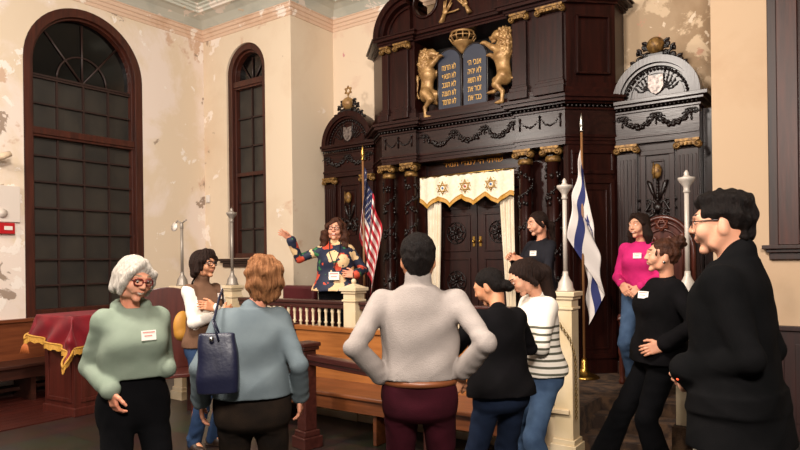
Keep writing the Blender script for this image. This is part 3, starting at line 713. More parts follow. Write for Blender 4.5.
# ---------------------------------------------------------------- valance and drawn curtains in the doorway
silk = mat('cream_brocade', 'F0E4CE', .6, color2='E8D8BC', nscale=30, bump=.25, bscale=90, sheen=.3)
fringe_m = mat('gold_fringe', 'C9963F', .6, color2='B27F2E', nscale=60)
VX0, VX1, VY, VZ = -4.36, -3.09, 6.62, 2.575
val = empty('ark_valance', ((VX0+VX1)/2, VY, 2.3), 0, 'cream scalloped valance with gold fringe and three six-pointed stars above the ark doors', 'valance')
def vz(t): return 2.27-.075*abs(((t*4) % 1)-.0 if False else math.sin(PI*t*4))*(-1)-.0
def hem(t):
    u = (t*4+.15) % 1
    return 2.215+.095*(abs(u-.5)*2)**.8
P = []
nu, nv = 80, 10
for i in range(nu+1):
    t = i/nu; x = VX0+(VX1-VX0)*t; y = VY+.012*math.sin(t*46)+.006*math.sin(t*17)
    P.append([Vector((x, y*1+0*j, VZ+.008*math.cos(t*2*PI*7)+(hem(t)-VZ)*j/nv)) for j in range(nv+1)])
mb = MB(); mb.grid(P); mb.build('valance_cloth', silk, val, solid=.004)
mb = MB()
for i in range(nu):
    for k in range(2):
        a, b = P[i][nv], P[i+1][nv]
        mb.add([a+Vector((0, -.006, .03)), b+Vector((0, -.006, .03)), b+Vector((0, -.008, -.018)), a+Vector((0, -.008, -.018))], [(0, 1, 2, 3)])
        break
mb.tube([P[i][nv]+Vector((0, -.008, .03)) for i in range(nu+1)], .005, 5)
mb.build('fringe', fringe_m, val, solid=.003)
gem = [('blue_gem', '3D6FA8'), ('red_gem', 'B0392E'), ('blue_gem', '3D6FA8')]
for (x, g) in zip((-4.02, -3.71, -3.37), gem):
    mb = MB(); c = Vector((x, VY-.025, 2.43)); magen(mb, c, .072, (1, 0, 0), (0, 0, 1), .0055)
    for k in range(12): 
        a = 2*PI*k/12; mb.ball(c+Vector((.08*math.cos(a), 0, .08*math.sin(a))), .006, 5)
    st = mb.build('embroidered_star', mat('gold_thread', 'B58A3A', .5, metal=.2), val)
    mb = MB(); mb.ball(c, .014, 8, (1, .4, 1)); mb.build('centre_gem', mat(g[0], g[1], .4), st)
mb = MB(); mb.tube([(VX0-.01, VY, VZ+.012), (VX1+.03, VY, VZ+.012)], .008, 8)
for i in range(8): x = VX0+.04+(VX1-VX0-.08)*i/7; mb.tube([(x+.014*math.cos(a), VY, VZ+.005+.014*math.sin(a)) for a in [2*PI*k/10 for k in range(10)]], .003, 4, closed=True)
mb.build('curtain_rod', mat('brass', 'B08A45', .3, metal=1), val)
def drape(x0, x1, xb0, xb1, label, seed):
    P = []; nu, nv = 40, 26; rn = random.Random(seed); ph = rn.uniform(0, 6)
    for i in range(nu+1):
        row = []
        for j in range(nv+1):
            s = j/nv; z = 2.50+(PLAT+.10-2.50)*s; t = i/nu
            e = s**1.4
            a = x0+(xb0-x0)*e; b = x1+(xb1-x1)*e
            row.append((a+(b-a)*t, 6.68+.016*math.sin(t*17+ph+.6*s)+.008*math.sin(t*51+s*3), z))
        P.append(row)
    mb = MB(); mb.grid(P); o = mb.build('ark_curtain', mat('cream_curtain', 'E6D8C2', .75, color2='DCCAAE', nscale=8, sheen=.2, bump=.1, bscale=120), None, solid=.004)
    tag(o, label, 'curtain'); return o
drape(-4.30, -4.08, -4.30, -4.16, 'cream ark curtain drawn to the left side of the doorway', 1)
drape(-3.30, -3.12, -3.18, -3.10, 'cream ark curtain drawn to the right side of the doorway', 2)
# ---------------------------------------------------------------- smooth solid modelling: blended primitives turned into one continuous surface
def V3(p): return np.array(p, dtype=np.float64)
def unit(v):
    v = V3(v); n = np.linalg.norm(v); return v/n if n > 1e-9 else V3((0, 0, 1))
class P:
    """primitive: fn(x,y,z)->distance, bounds lo, hi, blend k, sub flag"""
    def __init__(s, fn, lo, hi, k=.02, sub=False): s.fn, s.lo, s.hi, s.k, s.sub = fn, V3(lo), V3(hi), k, sub
def cap(a, b, ra, rb, k=.02, fold=0, ff=60, flat=None, fn=.5, sub=False):
    """tapered limb from a to b; flat=(axis vector, ratio) squeezes it along that axis; fold adds cloth creases"""
    a = V3(a); b = V3(b); ab = b-a; L2 = max(ab.dot(ab), 1e-9); R = max(ra, rb)+abs(fold)
    if flat: fx = unit(flat[0]); fr = flat[1]
    def f(x, y, z):
        px, py, pz = x-a[0], y-a[1], z-a[2]
        t = np.clip((px*ab[0]+py*ab[1]+pz*ab[2])/L2, 0, 1)
        dx, dy, dz = px-ab[0]*t, py-ab[1]*t, pz-ab[2]*t
        r = ra+(rb-ra)*t
        if flat:
            c = dx*fx[0]+dy*fx[1]+dz*fx[2]; d2 = dx*dx+dy*dy+dz*dz+c*c*(1/fr**2-1)
            d = (np.sqrt(d2)-r)*(fr if fr < 1 else 1)**.5
        else: d = np.sqrt(dx*dx+dy*dy+dz*dz)-r
        if fold:
            u = x*31+y*17-z*23; s1 = dx*40-dy*33+dz*28
            w = np.exp(-((t-1)/.28)**2)+np.exp(-(t/.25)**2)*.8+.35
            d = d+fold*w*(np.sin(t*ff*math.sqrt(L2)*1.6+1.5*np.sin(s1)+2*np.sin(u*.4))*.7+np.sin(t*ff*math.sqrt(L2)*.7+2.2*np.sin(s1*.6+1))*.8)*(.55+.45*np.sin(u*.5+s1*.5))
        return d
    m = R*(max(1, flat[1]) if flat else 1)+k
    return P(f, np.minimum(a, b)-m, np.maximum(a, b)+m, k, sub)
def ell(c, r, k=.02, R=None, sub=False, wob=None):
    c = V3(c); r = V3(r if hasattr(r, '__len__') else (r, r, r)); m = r.max()+k+(wob[0] if wob else 0)
    if R is not None: R = np.array(R)
    def f(x, y, z):
        px, py, pz = x-c[0], y-c[1], z-c[2]
        if R is not None: px, py, pz = (R[0][0]*px+R[1][0]*py+R[2][0]*pz, R[0][1]*px+R[1][1]*py+R[2][1]*pz, R[0][2]*px+R[1][2]*py+R[2][2]*pz)
        k0 = np.sqrt((px/r[0])**2+(py/r[1])**2+(pz/r[2])**2)+1e-9
        k1 = np.sqrt((px/r[0]**2)**2+(py/r[1]**2)**2+(pz/r[2]**2)**2)+1e-9
        d = k0*(k0-1)/k1
        if wob: d = d+wob[0]*np.sin(x*wob[1]+1.3*np.sin(z*wob[1]*.7))*np.sin(y*wob[1]+1.1*np.sin(x*wob[1]*.6+2))*np.sin(z*wob[1]*.9+np.sin(y*wob[1]*.8))*1.6
        return d
    return P(f, c-m, c+m, k, sub)
def loft(org, R, lv, k=.03, fold=0, ff=30, n=2.3, bend=None):
    """lv: list of (h, rx, ry, cx, cy) sections stacked along the local z of frame R (columns = x,y,z axes)"""
    org = V3(org); R = np.array(R, dtype=float); lv = sorted(lv); H = np.array([l[0] for l in lv]); A = np.array([l[1:] for l in lv])
    h0, h1 = H[0], H[-1]; mr = A[:, :2].max()+abs(A[:, 2:]).max()+k+abs(fold)
    def sm(h, col): return np.interp(h, HH, AA[:, col])
    HH = np.linspace(h0, h1, 60)                           # cubic-ish smoothing of the section list
    AA = np.stack([np.interp(HH, H, A[:, c]) for c in range(4)], 1)
    for _ in range(12):
        AA[1:-1] = (AA[:-2]+2*AA[1:-1]+AA[2:])/4
    def f(x, y, z):
        px, py, pz = x-org[0], y-org[1], z-org[2]
        lx = R[0][0]*px+R[1][0]*py+R[2][0]*pz; ly = R[0][1]*px+R[1][1]*py+R[2][1]*pz; lz = R[0][2]*px+R[1][2]*py+R[2][2]*pz
        hc = np.clip(lz, h0, h1); rx = sm(hc, 0); ry = sm(hc, 1); cx = sm(hc, 2); cy = sm(hc, 3)
        q = (np.abs((lx-cx)/rx)**n+np.abs((ly-cy)/ry)**n)**(1/n)
        d = (q-1)*np.minimum(rx, ry)
        e = np.abs(lz-(h0+h1)/2)-(h1-h0)/2
        if fold:
            d = d+fold*(np.sin(lz*ff+2.2*np.sin(lx*9+lz*4)+1.5*np.sin(ly*8))*.6+np.sin(lx*ff*.9+lz*ff*.35+1.4*np.sin(lz*7+ly*5))*.5)*(.45+.55*np.sin(lx*6+lz*5+.8))
        d = np.maximum(d, e)
        return d
    C = [org+R @ V3((sx*mr, sy*mr, h)) for sx in (-1, 1) for sy in (-1, 1) for h in (h0-k-.01, h1+k+.01)]
    return P(f, np.min(C, 0), np.max(C, 0), k)
def smin(a, b, k):
    h = np.maximum(k-np.abs(a-b), 0)/k; return np.minimum(a, b)-h*h*k*.25
def sdf_mesh(prims, h, noise=None):
    """evaluate on a grid of step h and extract a smooth surface (surface nets)"""
    add = [p for p in prims if not p.sub]
    lo = np.min([p.lo for p in add], 0)-2*h; hi = np.max([p.hi for p in add], 0)+2*h
    N = np.ceil((hi-lo)/h).astype(int)+1; F = np.full(N, .3, dtype=np.float32)
    ax = [lo[i]+h*np.arange(N[i]) for i in range(3)]
    for p in prims:
        i0 = np.maximum(((p.lo-lo)/h).astype(int)-1, 0); i1 = np.minimum(((p.hi-lo)/h).astype(int)+2, N)
        if (i1 <= i0).any(): continue
        s = tuple(slice(i0[i], i1[i]) for i in range(3))
        x = ax[0][s[0]][:, None, None]; y = ax[1][s[1]][None, :, None]; z = ax[2][s[2]][None, None, :]
        d = p.fn(x, y, z)
        if p.sub: F[s] = -smin(-F[s], d, p.k)
        else: F[s] = smin(F[s], d, p.k)
    if noise is not None:
        X, Y, Z = np.meshgrid(*ax, indexing='ij', sparse=True); F = F+noise(X, Y, Z)
    ins = F < 0
    c = [ins[i:N[0]-1+i, j:N[1]-1+j, k:N[2]-1+k] for i in (0, 1) for j in (0, 1) for k in (0, 1)]
    cnt = sum(q.astype(np.int8) for q in c); act = (cnt > 0) & (cnt < 8)
    idx = np.argwhere(act); n = len(idx)
    if n == 0: return np.zeros((0, 3)), []
    ids = np.full(act.shape, -1, dtype=np.int64); ids[act] = np.arange(n)
    pos = np.zeros((n, 3)); cn = np.zeros(n)
    val = {}
    for i in (0, 1):
        for j in (0, 1):
            for k in (0, 1): val[i, j, k] = F[idx[:, 0]+i, idx[:, 1]+j, idx[:, 2]+k].astype(np.float64)
    for a in val:
        for d in range(3):
            if a[d] == 0:
                b = list(a); b[d] = 1; b = tuple(b); v0, v1 = val[a], val[b]; cr = (v0 < 0) != (v1 < 0)
                t = np.where(cr, v0/(v0-v1+1e-12), 0); q = np.array(a, dtype=float)[None, :].repeat(n, 0); q[:, d] = t
                pos[cr] += q[cr]; cn[cr] += 1
    pos = lo+(idx+pos/cn[:, None])*h
    faces = []
    for d in range(3):
        e1, e2 = [(1, 2), (2, 0), (0, 1)][d]
        a = [slice(None)]*3; b = [slice(None)]*3; a[d] = slice(0, -1); b[d] = slice(1, None)
        ch = ins[tuple(a)] != ins[tuple(b)]
        w = np.argwhere(ch); w = w[(w[:, e1] > 0) & (w[:, e2] > 0) & (w[:, e1] < N[e1]-1) & (w[:, e2] < N[e2]-1)]
        if len(w) == 0: continue
        def cell(o1, o2):
            q = w.copy(); q[:, e1] -= o1; q[:, e2] -= o2; return ids[q[:, 0], q[:, 1], q[:, 2]]
        qd = np.stack([cell(1, 1), cell(0, 1), cell(0, 0), cell(1, 0)], 1)
        s0 = ins[w[:, 0], w[:, 1], w[:, 2]]; qd[~s0] = qd[~s0][:, ::-1]
        faces.append(qd[(qd >= 0).all(1)])
    return pos, np.concatenate(faces)
def sdf_obj(name, groups, mats, parent=None, paint=None):
    """groups: list of (prims, step[, noise]) joined in one mesh; paint(centres)->material index"""
    vs = []; fs = []; n = 0
    for g in groups:
        v, f = sdf_mesh(*g)
        if len(v) == 0: continue
        vs.append(v); fs.append(f+n); n += len(v)
    v = np.concatenate(vs); f = np.concatenate(fs)
    me = bpy.data.meshes.new(name)
    me.vertices.add(len(v)); me.vertices.foreach_set('co', v.astype(np.float32).ravel())
    me.loops.add(len(f)*4); me.loops.foreach_set('vertex_index', f.astype(np.int32).ravel())
    me.polygons.add(len(f)); me.polygons.foreach_set('loop_start', np.arange(len(f), dtype=np.int32)*4); me.polygons.foreach_set('loop_total', np.full(len(f), 4, dtype=np.int32))
    me.update(calc_edges=True); me.validate()
    me.polygons.foreach_set('use_smooth', [True]*len(me.polygons))
    for m in (mats if isinstance(mats, (list, tuple)) else [mats]): me.materials.append(m)
    if paint is not None:
        c = v[f].mean(1); me.polygons.foreach_set('material_index', paint(c).astype(np.int32))
    o = bpy.data.objects.new(name, me); COL.objects.link(o)
    if parent is not None: o.parent = parent
    return o
def rotm(yaw=0, pitch=0, roll=0):
    """head/torso frame: yaw about z, then pitch (nod forward +), roll (tilt to own... +x side)"""
    return np.array(Matrix.Rotation(math.radians(yaw), 3, 'Z') @ Matrix.Rotation(math.radians(pitch), 3, 'X') @ Matrix.Rotation(math.radians(roll), 3, 'Y'))
class Fr:
    """frame: origin + rotation + scale, builds transformed primitives"""
    def __init__(s, o, R, sc=1): s.o, s.R, s.s = V3(o), np.array(R, dtype=float), sc
    def p(s, q): return s.o+s.R @ (V3(q)*s.s)
    def cap(s, a, b, ra, rb, k=.02, flat=None, **kw): return cap(s.p(a), s.p(b), ra*s.s, rb*s.s, k*s.s, flat=(s.R @ V3(flat[0]), flat[1]) if flat else None, **kw)
    def ell(s, c, r, k=.02, R=None, **kw):
        r = V3(r if hasattr(r, '__len__') else (r, r, r))*s.s; RR = s.R if R is None else s.R @ R
        return ell(s.p(c), r, k*s.s, RR, **kw)
# ---------------------------------------------------------------- the two rampant lions beside the tablets
def lion(x0, y0, z0, sg, h=.009):
    """x0,z0 hind foot; faces towards the tablets (sg=+1: tablets to its right)"""
    F = lambda a, b: (x0+sg*a, y0, z0+b)
    def F3(a, b, c): return (x0+sg*a, y0+c, z0+b)
    pr = []
    # trunk
    pr += [cap(F(.05, .36), F(.07, .54), .075, .095, .03, flat=((0, 1, 0), .75)), cap(F(.07, .54), F(.06, .64), .09, .07, .03)]
    pr += [cap(F(.03, .28), F(.05, .38), .075, .07, .03, flat=((0, 1, 0), .8))]
    # mane and head
    pr += [ell(F(.030, .67), (.095, .085, .11), .03, wob=(.014, 85)), ell(F(.025, .77), (.078, .075, .088), .02, wob=(.014, 95)), ell(F(.02, .58), (.075, .07, .08), .03, wob=(.010, 100))]
    pr += [ell(F(.120, .785), (.062, .055, .058), .012), cap(F(.16, .775), F(.195, .760), .036, .027, .010), cap(F(.155, .728), F(.185, .718), .020, .016, .006), ell(F(.215, .775), (.014, .020, .012), .005), ell(F3(.07, .83, -.05), .02, .01)]
    pr += [ell(F3(.155, .805, -.045), .014, .004, sub=True), cap(F3(.16, .742, -.03), F3(.20, .735, -.03), .007, .006, .004, sub=True)]
    # forelegs reaching to the tablet
    for c, hgt in ((-.05, .66), (.04, .56)):
        ex = .27 if hgt > .6 else .24; ez = .72 if hgt > .6 else .60
        pr += [cap(F3(.09, hgt-.06, c*.6), F3(.16, hgt-.02, c), .045, .034, .02), cap(F3(.16, hgt-.02, c), F3(ex-.03, ez-.02, c), .034, .026, .012), ell(F3(ex, ez-.005, c), (.038, .028, .022), .012)]
        for q in (-1, 0, 1): pr.append(cap(F3(ex+.01, ez, c+q*.014), F3(ex+.038, ez-.012, c+q*.017), .010, .008, .004))
    # hind legs
    for c, (kx, kz), (hx, hz), (fx, fz) in ((-.045, (.13, .22), (.045, .13), (.055, .02)), (.045, (.17, .29), (.12, .20), (.20, .17))):
        pr += [cap(F3(.045, .31, c*.7), F3(kx, kz, c), .07, .045, .03), cap(F3(kx, kz, c), F3(hx, hz, c), .04, .024, .012), cap(F3(hx, hz, c), F3(fx, fz, c), .024, .022, .012), cap(F3(fx, fz, c), F3(fx+.055, fz-.004, c), .024, .02, .01)]
        for q in (-1, 0, 1): pr.append(cap(F3(fx+.05, fz-.004, c+q*.014), F3(fx+.08, fz-.008, c+q*.016), .010, .008, .004))
    # tail
    tl = [F(-.02, .28), F(-.07, .27), F(-.10, .34), F(-.08, .44), F(-.09, .52)]
    for a, b in zip(tl[:-1], tl[1:]): pr.append(cap(a, b, .012, .011, .008))
    pr.append(ell(tl[-1], (.024, .022, .045), .01, wob=(.006, 120)))
    inv = parent_world(ark).inverted()
    o = sdf_obj('lion', [(pr, h)], gold, None); o.data.transform(inv); o.parent = ark; return o
lion(-4.31, 6.56, 3.285, 1); lion(-3.15, 6.50, 3.30, -1)
ark.location.x += .06
for o in ark.children:
    if o.name.split('.')[0] in ('column', 'pedestal', 'door', 'door_jamb', 'door_header'): o.location.x -= .06
for o in bpy.data.objects:
    if o.name == 'carved_side_bay': o.location.x += .12
# ---------------------------------------------------------------- people
def skin(name, c, c2): return mat(name, c, .5, color2=c2, nscale=6, bump=.04, bscale=160, spec=.35, subsurf=.08)
SK = {'fair': skin('skin_fair', 'D9A184', 'CC8E70'), 'pink': skin('skin_rosy', 'DB9E80', 'CF8468'), 'olive': skin('skin_olive', 'C98E6B', 'B97C5A')}
lip_m = mat('lips', 'B56F5D', .45); lip_red = mat('lips_red', 'A83A34', .4); teeth_m = mat('teeth', 'EDE3D2', .3); brow_m = mat('eyebrows', '2A1A12', .8); brow_g = mat('eyebrows_light', '8A735C', .8)
eye_w = mat('eye_white', 'E8DFD6', .25); iris_m = mat('iris', '2B1A10', .15); glass_f = mat('spectacle_frame', '2A1512', .3); glass_r = mat('spectacle_frame_red', '6B1F1C', .3)
lens_m = bpy.data.materials.new('spectacle_lens'); lens_m.use_nodes = True
_b = lens_m.node_tree.nodes['Principled BSDF']; _b.inputs['Base Color'].default_value = (.9, .9, .9, 1); _b.inputs['Roughness'].default_value = .05; _b.inputs['Alpha'].default_value = .12
badge_m = mat('badge_paper', 'EDE6DC', .5); badge_ink = mat('badge_ink', 'D79086', .6)
def hairm(name, c, c2, streak=1): return mat(name, c, .6, color2=c2, nscale=14, ndetail=4, stretch=(9, 9, .9) if streak else (2, 2, 2), bump=.8, bscale=42, spec=.16, lo=.3, hi=.7)
def fabric(name, c, c2=None, rough=.95, bump=.2, bscale=220, sheen=0, ns=6): return mat(name, c, rough, color2=c2, nscale=ns, bump=bump, bscale=bscale, sheen=sheen, spec=.08)

def head_prims(F, o):
    """face looking along -y of the head frame, origin between the ears"""
    j = o.get('jaw', 1.0); fat = o.get('fat', 0)
    pr = [F.ell((0, .018, .035), (.074, .092, .083), .02), F.ell((0, -.020, -.040), (.056*j+fat, .066, .060), .035), F.ell((0, -.045, .01), (.060, .05, .06), .03),
          F.ell((0, -.068, -.094), (.022*j, .018, .017), .022)]
    for s in (-1, 1):
        pr += [F.ell((s*.037, -.063, -.025), (.026+fat, .024, .026), .02), F.cap((s*.012, -.089, .034), (s*.042, -.076, .034), .011, .010, .014),
               F.ell((s*.074, .012, -.002), (.010, .018, .031), .006, R=rotm(s*20, -8)), F.cap((s*.045, -.02, -.075), (s*.058, .01, -.03), .018+fat, .02, .025)]
    pr += [F.cap((0, -.092, .022), (0, -.109, -.016), .008, .0112, .012)]
    for s in (-1, 1): pr += [F.ell((s*.012, -.100, -.020), (.009, .011, .008), .008)]
    for s in (-1, 1): pr += [F.ell((s*.031, -.100, .014), (.016, .014, .011), .012, sub=True), F.ell((s*.031, -.079, .013), (.0175, .0125, .0135), .004)]
    sm = o.get('smile', .5)
    pr += [F.cap((-.018, -.085, -.046), (.018, -.085, -.046), .010, .010, .014), F.cap((-.014-.006*sm, -.094, -.0475+.003*sm), (0, -.0955, -.0495), .0042, .005, .006), F.cap((.014+.006*sm, -.094, -.0475+.003*sm), (0, -.0955, -.0495), .0042, .005, .006),
           F.cap((-.012, -.0885, -.060), (.012, -.0885, -.060), .0058, .0058, .008)]
    if o.get('open'): pr += [F.ell((0, -.103, -.058), (.019, .016, .015), .004, sub=True)]
    elif sm > .6:
        for s in (-1, 1): pr += [F.cap((s*.030, -.085, -.035), (s*.038, -.078, -.055), .004, .003, .012)]
    return pr
def head_paint(F, o, base=0):
    """material index by region: 0 skin 1 lips 2 teeth 3 brows"""
    Rt = F.R.T
    def f(c):
        q = ((c-F.o) @ F.R)/F.s; m = np.zeros(len(c), dtype=int); x, y, z = q[:, 0], q[:, 1], q[:, 2]
        front = y < -.068
        sm = o.get('smile', .5); zc = -.0555+sm*.22*np.abs(x)
        w_ = .024+.006*sm
        lips = front & (np.abs(x) < w_) & (np.abs(z-zc) < .0085*np.sqrt(np.clip(1-(x/w_)**2, 0, 1))) & (y < -.074)
        m[lips] = 1
        if o.get('open'):
            mo = front & ((x/.018)**2+((z+.057)/.014)**2 < 1); m[mo] = 1; m[mo & (z > -.056) & (y < -.06)] = 2
        elif sm > .6:
            th = front & (np.abs(x) < .021) & (np.abs(z-zc+.001) < .0044*np.sqrt(np.clip(1-(x/.021)**2, 0, 1))) & (y < -.075); m[th] = 2
        bz = .042-.09*np.maximum(np.abs(x)-.035, 0)
        br = (y < -.055) & (np.abs(x) > .013) & (np.abs(x) < .050) & (np.abs(z-bz) < .0042); m[br] = 3
        return m
    return f
def hand_prims(w, d, n, th, curl=.5, s=1.0, spread=.12):
    """w wrist, d direction along the hand, n back-of-hand normal, th side the thumb is on; five separate fingers"""
    d = unit(d); n = unit(V3(n)-d*np.dot(n, d)); t = np.cross(n, d); t = t*(1 if np.dot(t, th) > 0 else -1); w = V3(w)
    pr = [cap(w-d*.03*s, w+d*.01*s, .026*s, .026*s, .012*s, flat=(n, .75))]
    pr += [cap(w+d*.02*s+t*o_*s, w+d*.082*s+t*o_*1.15*s, .0165*s, .0135*s, .012*s, flat=(n, .85)) for o_ in (-.026, -.009, .009, .026)]
    for o_, L_, c0 in ((.029, .070, 0), (.0105, .078, .05), (-.009, .073, .10), (-.028, .058, .18)):
        q = w+d*.085*s+t*o_*s; ang = 0; dirv = unit(d+t*o_/.03*spread)
        for seg, (f, r0, r1) in enumerate(((.44, .0100, .0092), (.31, .0092, .0083), (.25, .0083, .0070))):
            ang += (curl+c0*curl)*(.75, 1.0, .75)[seg]
            dv = dirv*math.cos(ang)-n*math.sin(ang); e = q+dv*L_*f*s; pr.append(cap(q, e, r0*s, r1*s, .004*s)); q = e
    q = w+d*.028*s+t*.030*s; dv = unit(d*.75+t*.75-n*.35)
    for L_, r0, r1, dv in ((.035, .015, .0120, dv), (.030, .0115, .0100, unit(d*.95+t*.42-n*(.25+curl*.3))), (.024, .0100, .0080, unit(d*1.0+t*.15-n*(.3+curl*.5)))):
        e = q+dv*L_*s; pr.append(cap(q, e, r0*s, r1*s, .006*s)); q = e
    return pr
def wrinkles(A, s):
    """cloth creases: ridged, domain-warped, strongest at the waist"""
    def n(x, y, z):
        q = np.sin(x*7+1.3*np.sin(z*5+y*4))*1.4+np.sin(y*9+z*6)*.9
        r1 = 1-np.abs(np.sin(z*15*.9+x*9+q)); r2 = 1-np.abs(np.sin(x*17-z*8+y*6+1.7*np.sin(z*9+x*4)))
        w = .55+.45*np.sin(x*5+z*7+2*np.sin(y*6)); low = np.clip((1.30*s-z)*2.2, .25, 1.1)
        return -A*(r1**2*w+r2**2*(1-w))*low+A*.4
    return n
def ik(a, b, L1, L2, pole):
    a = V3(a); b = V3(b); d = b-a; L = np.linalg.norm(d); L = min(L, (L1+L2)*.999); u = unit(d); x = (L1*L1-L2*L2+L*L)/(2*L); h = math.sqrt(max(L1*L1-x*x, 0))
    p = V3(pole); p = unit(p-u*np.dot(p, u)); return a+u*x+p*h
FEM = [(-.12, .07, .05, 0, .01), (-.09, .125, .085, 0, .01), (-.06, .172, .118, 0, .010), (.02, .165, .112, 0, .005), (.12, .135, .095, 0, 0), (.22, .135, .095, 0, -.002), (.33, .150, .115, 0, -.014), (.42, .145, .092, 0, .0), (.475, .098, .066, 0, .012), (.508, .058, .050, 0, .018)]
MAL = [(-.12, .07, .05, 0, .01), (-.09, .125, .088, 0, .01), (-.06, .165, .115, 0, .008), (.02, .158, .108, 0, .002), (.12, .148, .102, 0, 0), (.22, .155, .105, 0, -.002), (.33, .168, .112, 0, -.006), (.42, .168, .102, 0, 0), (.485, .122, .074, 0, .012), (.525, .066, .058, 0, .018)]
def person(label, px, d, z0, phi, H, cfg):
    """stands at depth d under column px of the view; phi: 0 faces the camera, + turned to the viewer's right"""
    x, y = at(px, d); az = math.degrees(math.atan((px-400)/636))
    ang = math.radians(35.25+phi-az)
    root = empty('person', (x, y, z0), ang, label, 'person', 'people gathered before the ark')
    s = H/1.70; male = cfg.get('male'); base = MAL if male else FEM; bulk = cfg.get('bulk', 1.0)
    hipz = .90*s
    lean = cfg.get('lean', 0); sway = cfg.get('sway', 0); twist = cfg.get('twist', 0)
    TR = rotm(twist, lean, sway); org = V3((0, 0, hipz))
    def T(p): return org+TR @ (V3(p)*s)
    shw = (.160 if male else .138)*cfg.get('shw', 1.0)
    sh = {-1: T((-shw, .012, .452)), 1: T((shw, .012, .452))}
    nb = T((0, .012, .53)); hd = cfg.get('head', {})
    hs = s*hd.get('scale', 1.0)*(1.0 if male else .96)
    HR = rotm(hd.get('yaw', 0)+twist, hd.get('pitch', 0)+lean*.3, hd.get('roll', 0))
    hc = nb+V3((TR @ V3((0, -.022-.0012*max(hd.get('pitch', 0), 0), 0)))) + V3((0, 0, .132*s)) + V3(hd.get('off', (0, 0, 0)))
    F = Fr(hc, HR, hs)
    # --- one continuous body
    core = [loft(org, TR*1.0, [(h*s, (rx-.012)*s*bulk, (ry-.012)*s*bulk, cx*s, cy*s) for h, rx, ry, cx, cy in base], .03)]
    L1, L2 = .285*s, .255*s
    el = {}; wr = {}
    for sd in (-1, 1):
        a = cfg['arm'][sd]; w = V3(a['w']); wr[sd] = w; el[sd] = ik(sh[sd], w, L1, L2, a.get('pole', (sd*.5, .8, -.5)))
        dd_ = w-sh[sd]; Lm = (L1+L2)*.995
        if np.linalg.norm(dd_) > Lm: wr[sd] = sh[sd]+unit(dd_)*Lm
    legs = cfg.get('leg', {}); kn = {}; an = {}; hp = {}
    for sd in (-1, 1):
        hp[sd] = T((sd*.088, .005, -.03)); lg = legs.get(sd, {}); an[sd] = V3(lg.get('a', (sd*.10, .02, .085)))*V3((1, 1, s)); kn[sd] = ik(hp[sd], an[sd], .42*s, .415*s, lg.get('pole', (sd*.1, -1, 0)))
        core += [cap(hp[sd], kn[sd], .075*s*bulk, .052*s, .04), cap(kn[sd], an[sd], .050*s, .036*s, .02), ell(kn[sd]*.45+an[sd]*.55+V3((0, .012, .03)), (.045*s, .048*s, .10*s), .03), cap(an[sd], an[sd]+V3((sd*.015, -.11, -.045)), .032*s, .026*s, .02)]
        core += [cap(sh[sd], el[sd], .042*s, .034*s, .03), cap(el[sd], wr[sd], .034*s, .025*s, .02)]
    headg = head_prims(F, hd)+[cap(nb+V3((0, .012, -.06)), F.p((0, .030, -.06)), (.058 if male else .047)*s, (.056 if male else .046)*s, .03), cap(T((-.055, .018, .455)), T((.055, .018, .455)), .038*s, .038*s, .03)]
    groups = [(core, .014), (headg, cfg.get('res', .0042))]
    for sd in (-1, 1):
        a = cfg['arm'][sd]
        if a.get('hide'): 
            continue
        hw = wr[sd]; hdv = unit(a.get('hd', wr[sd]-el[sd])); 
        groups.append((hand_prims(hw, hdv, a.get('n', (0, -1, 0)), a.get('th', (0, -1, 0)), a.get('curl', .4), s*(1.0 if male else .92), a.get('spread', .12))+[cap(hw-(unit(hw-el[sd]))*.10*s, hw, .027*s, .024*s, .012)], .0042))
    sk = SK[cfg.get('skin', 'fair')]
    lp = lip_red if hd.get('red') else lip_m; bw = brow_g if hd.get('light_brow') else brow_m
    sdf_obj('body', groups, [sk, lp, teeth_m, bw], root, head_paint(F, hd))
    # --- eyes
    for sd in (-1, 1):
        mb = MB(); c = F.p((sd*.031, -.0835, .0125)); mb.ball(c, .0105*hs, 10)
        mb.cur = 1; c2 = F.p((sd*.031+hd.get('gaze', 0)*.004, -.0885, .0115-hd.get('down', 0)*.004)); mb.ball(c2, .0066*hs, 8)
        if not hd.get('noeyes'): mb.build('eye', [eye_w, iris_m], root, local=True)
    # --- trousers / jeans
    pn = cfg['pants']; pw = pn.get('w', 1.0); fl_ = pn.get('flare', .058)
    pr = [loft(org, TR, [(-.135*s, .095*s*bulk*pw, .070*s*bulk, 0, .012), (-.10*s, .160*s*bulk*pw, .108*s*bulk, 0, .012), (-.05*s, .170*s*bulk*pw, .120*s*bulk, 0, .012), (.04*s, .175*s*bulk*pw, .122*s*bulk, 0, .005), (.10*s, .152*s*bulk*pw, .108*s*bulk, 0, 0), (pn.get('top', .12)*s, .145*s*bulk*pw, .104*s*bulk, 0, 0)], .03, fold=.003)]
    for sd in (-1, 1):
        pr += [cap(hp[sd]+V3((0, 0, .0)), kn[sd], .086*s*bulk*pw, .066*s*pw, .035, fold=.004, ff=45), cap(kn[sd], an[sd]+V3((0, 0, -.02)), .066*s*pw, fl_*s, .03, fold=.006, ff=50)]
    sdf_obj(pn.get('name', 'trousers'), [(pr, .010)], pn['m'], root)
    # --- shoes
    sm_ = cfg.get('shoe_m') or mat('black_shoe', '14100E', .4)
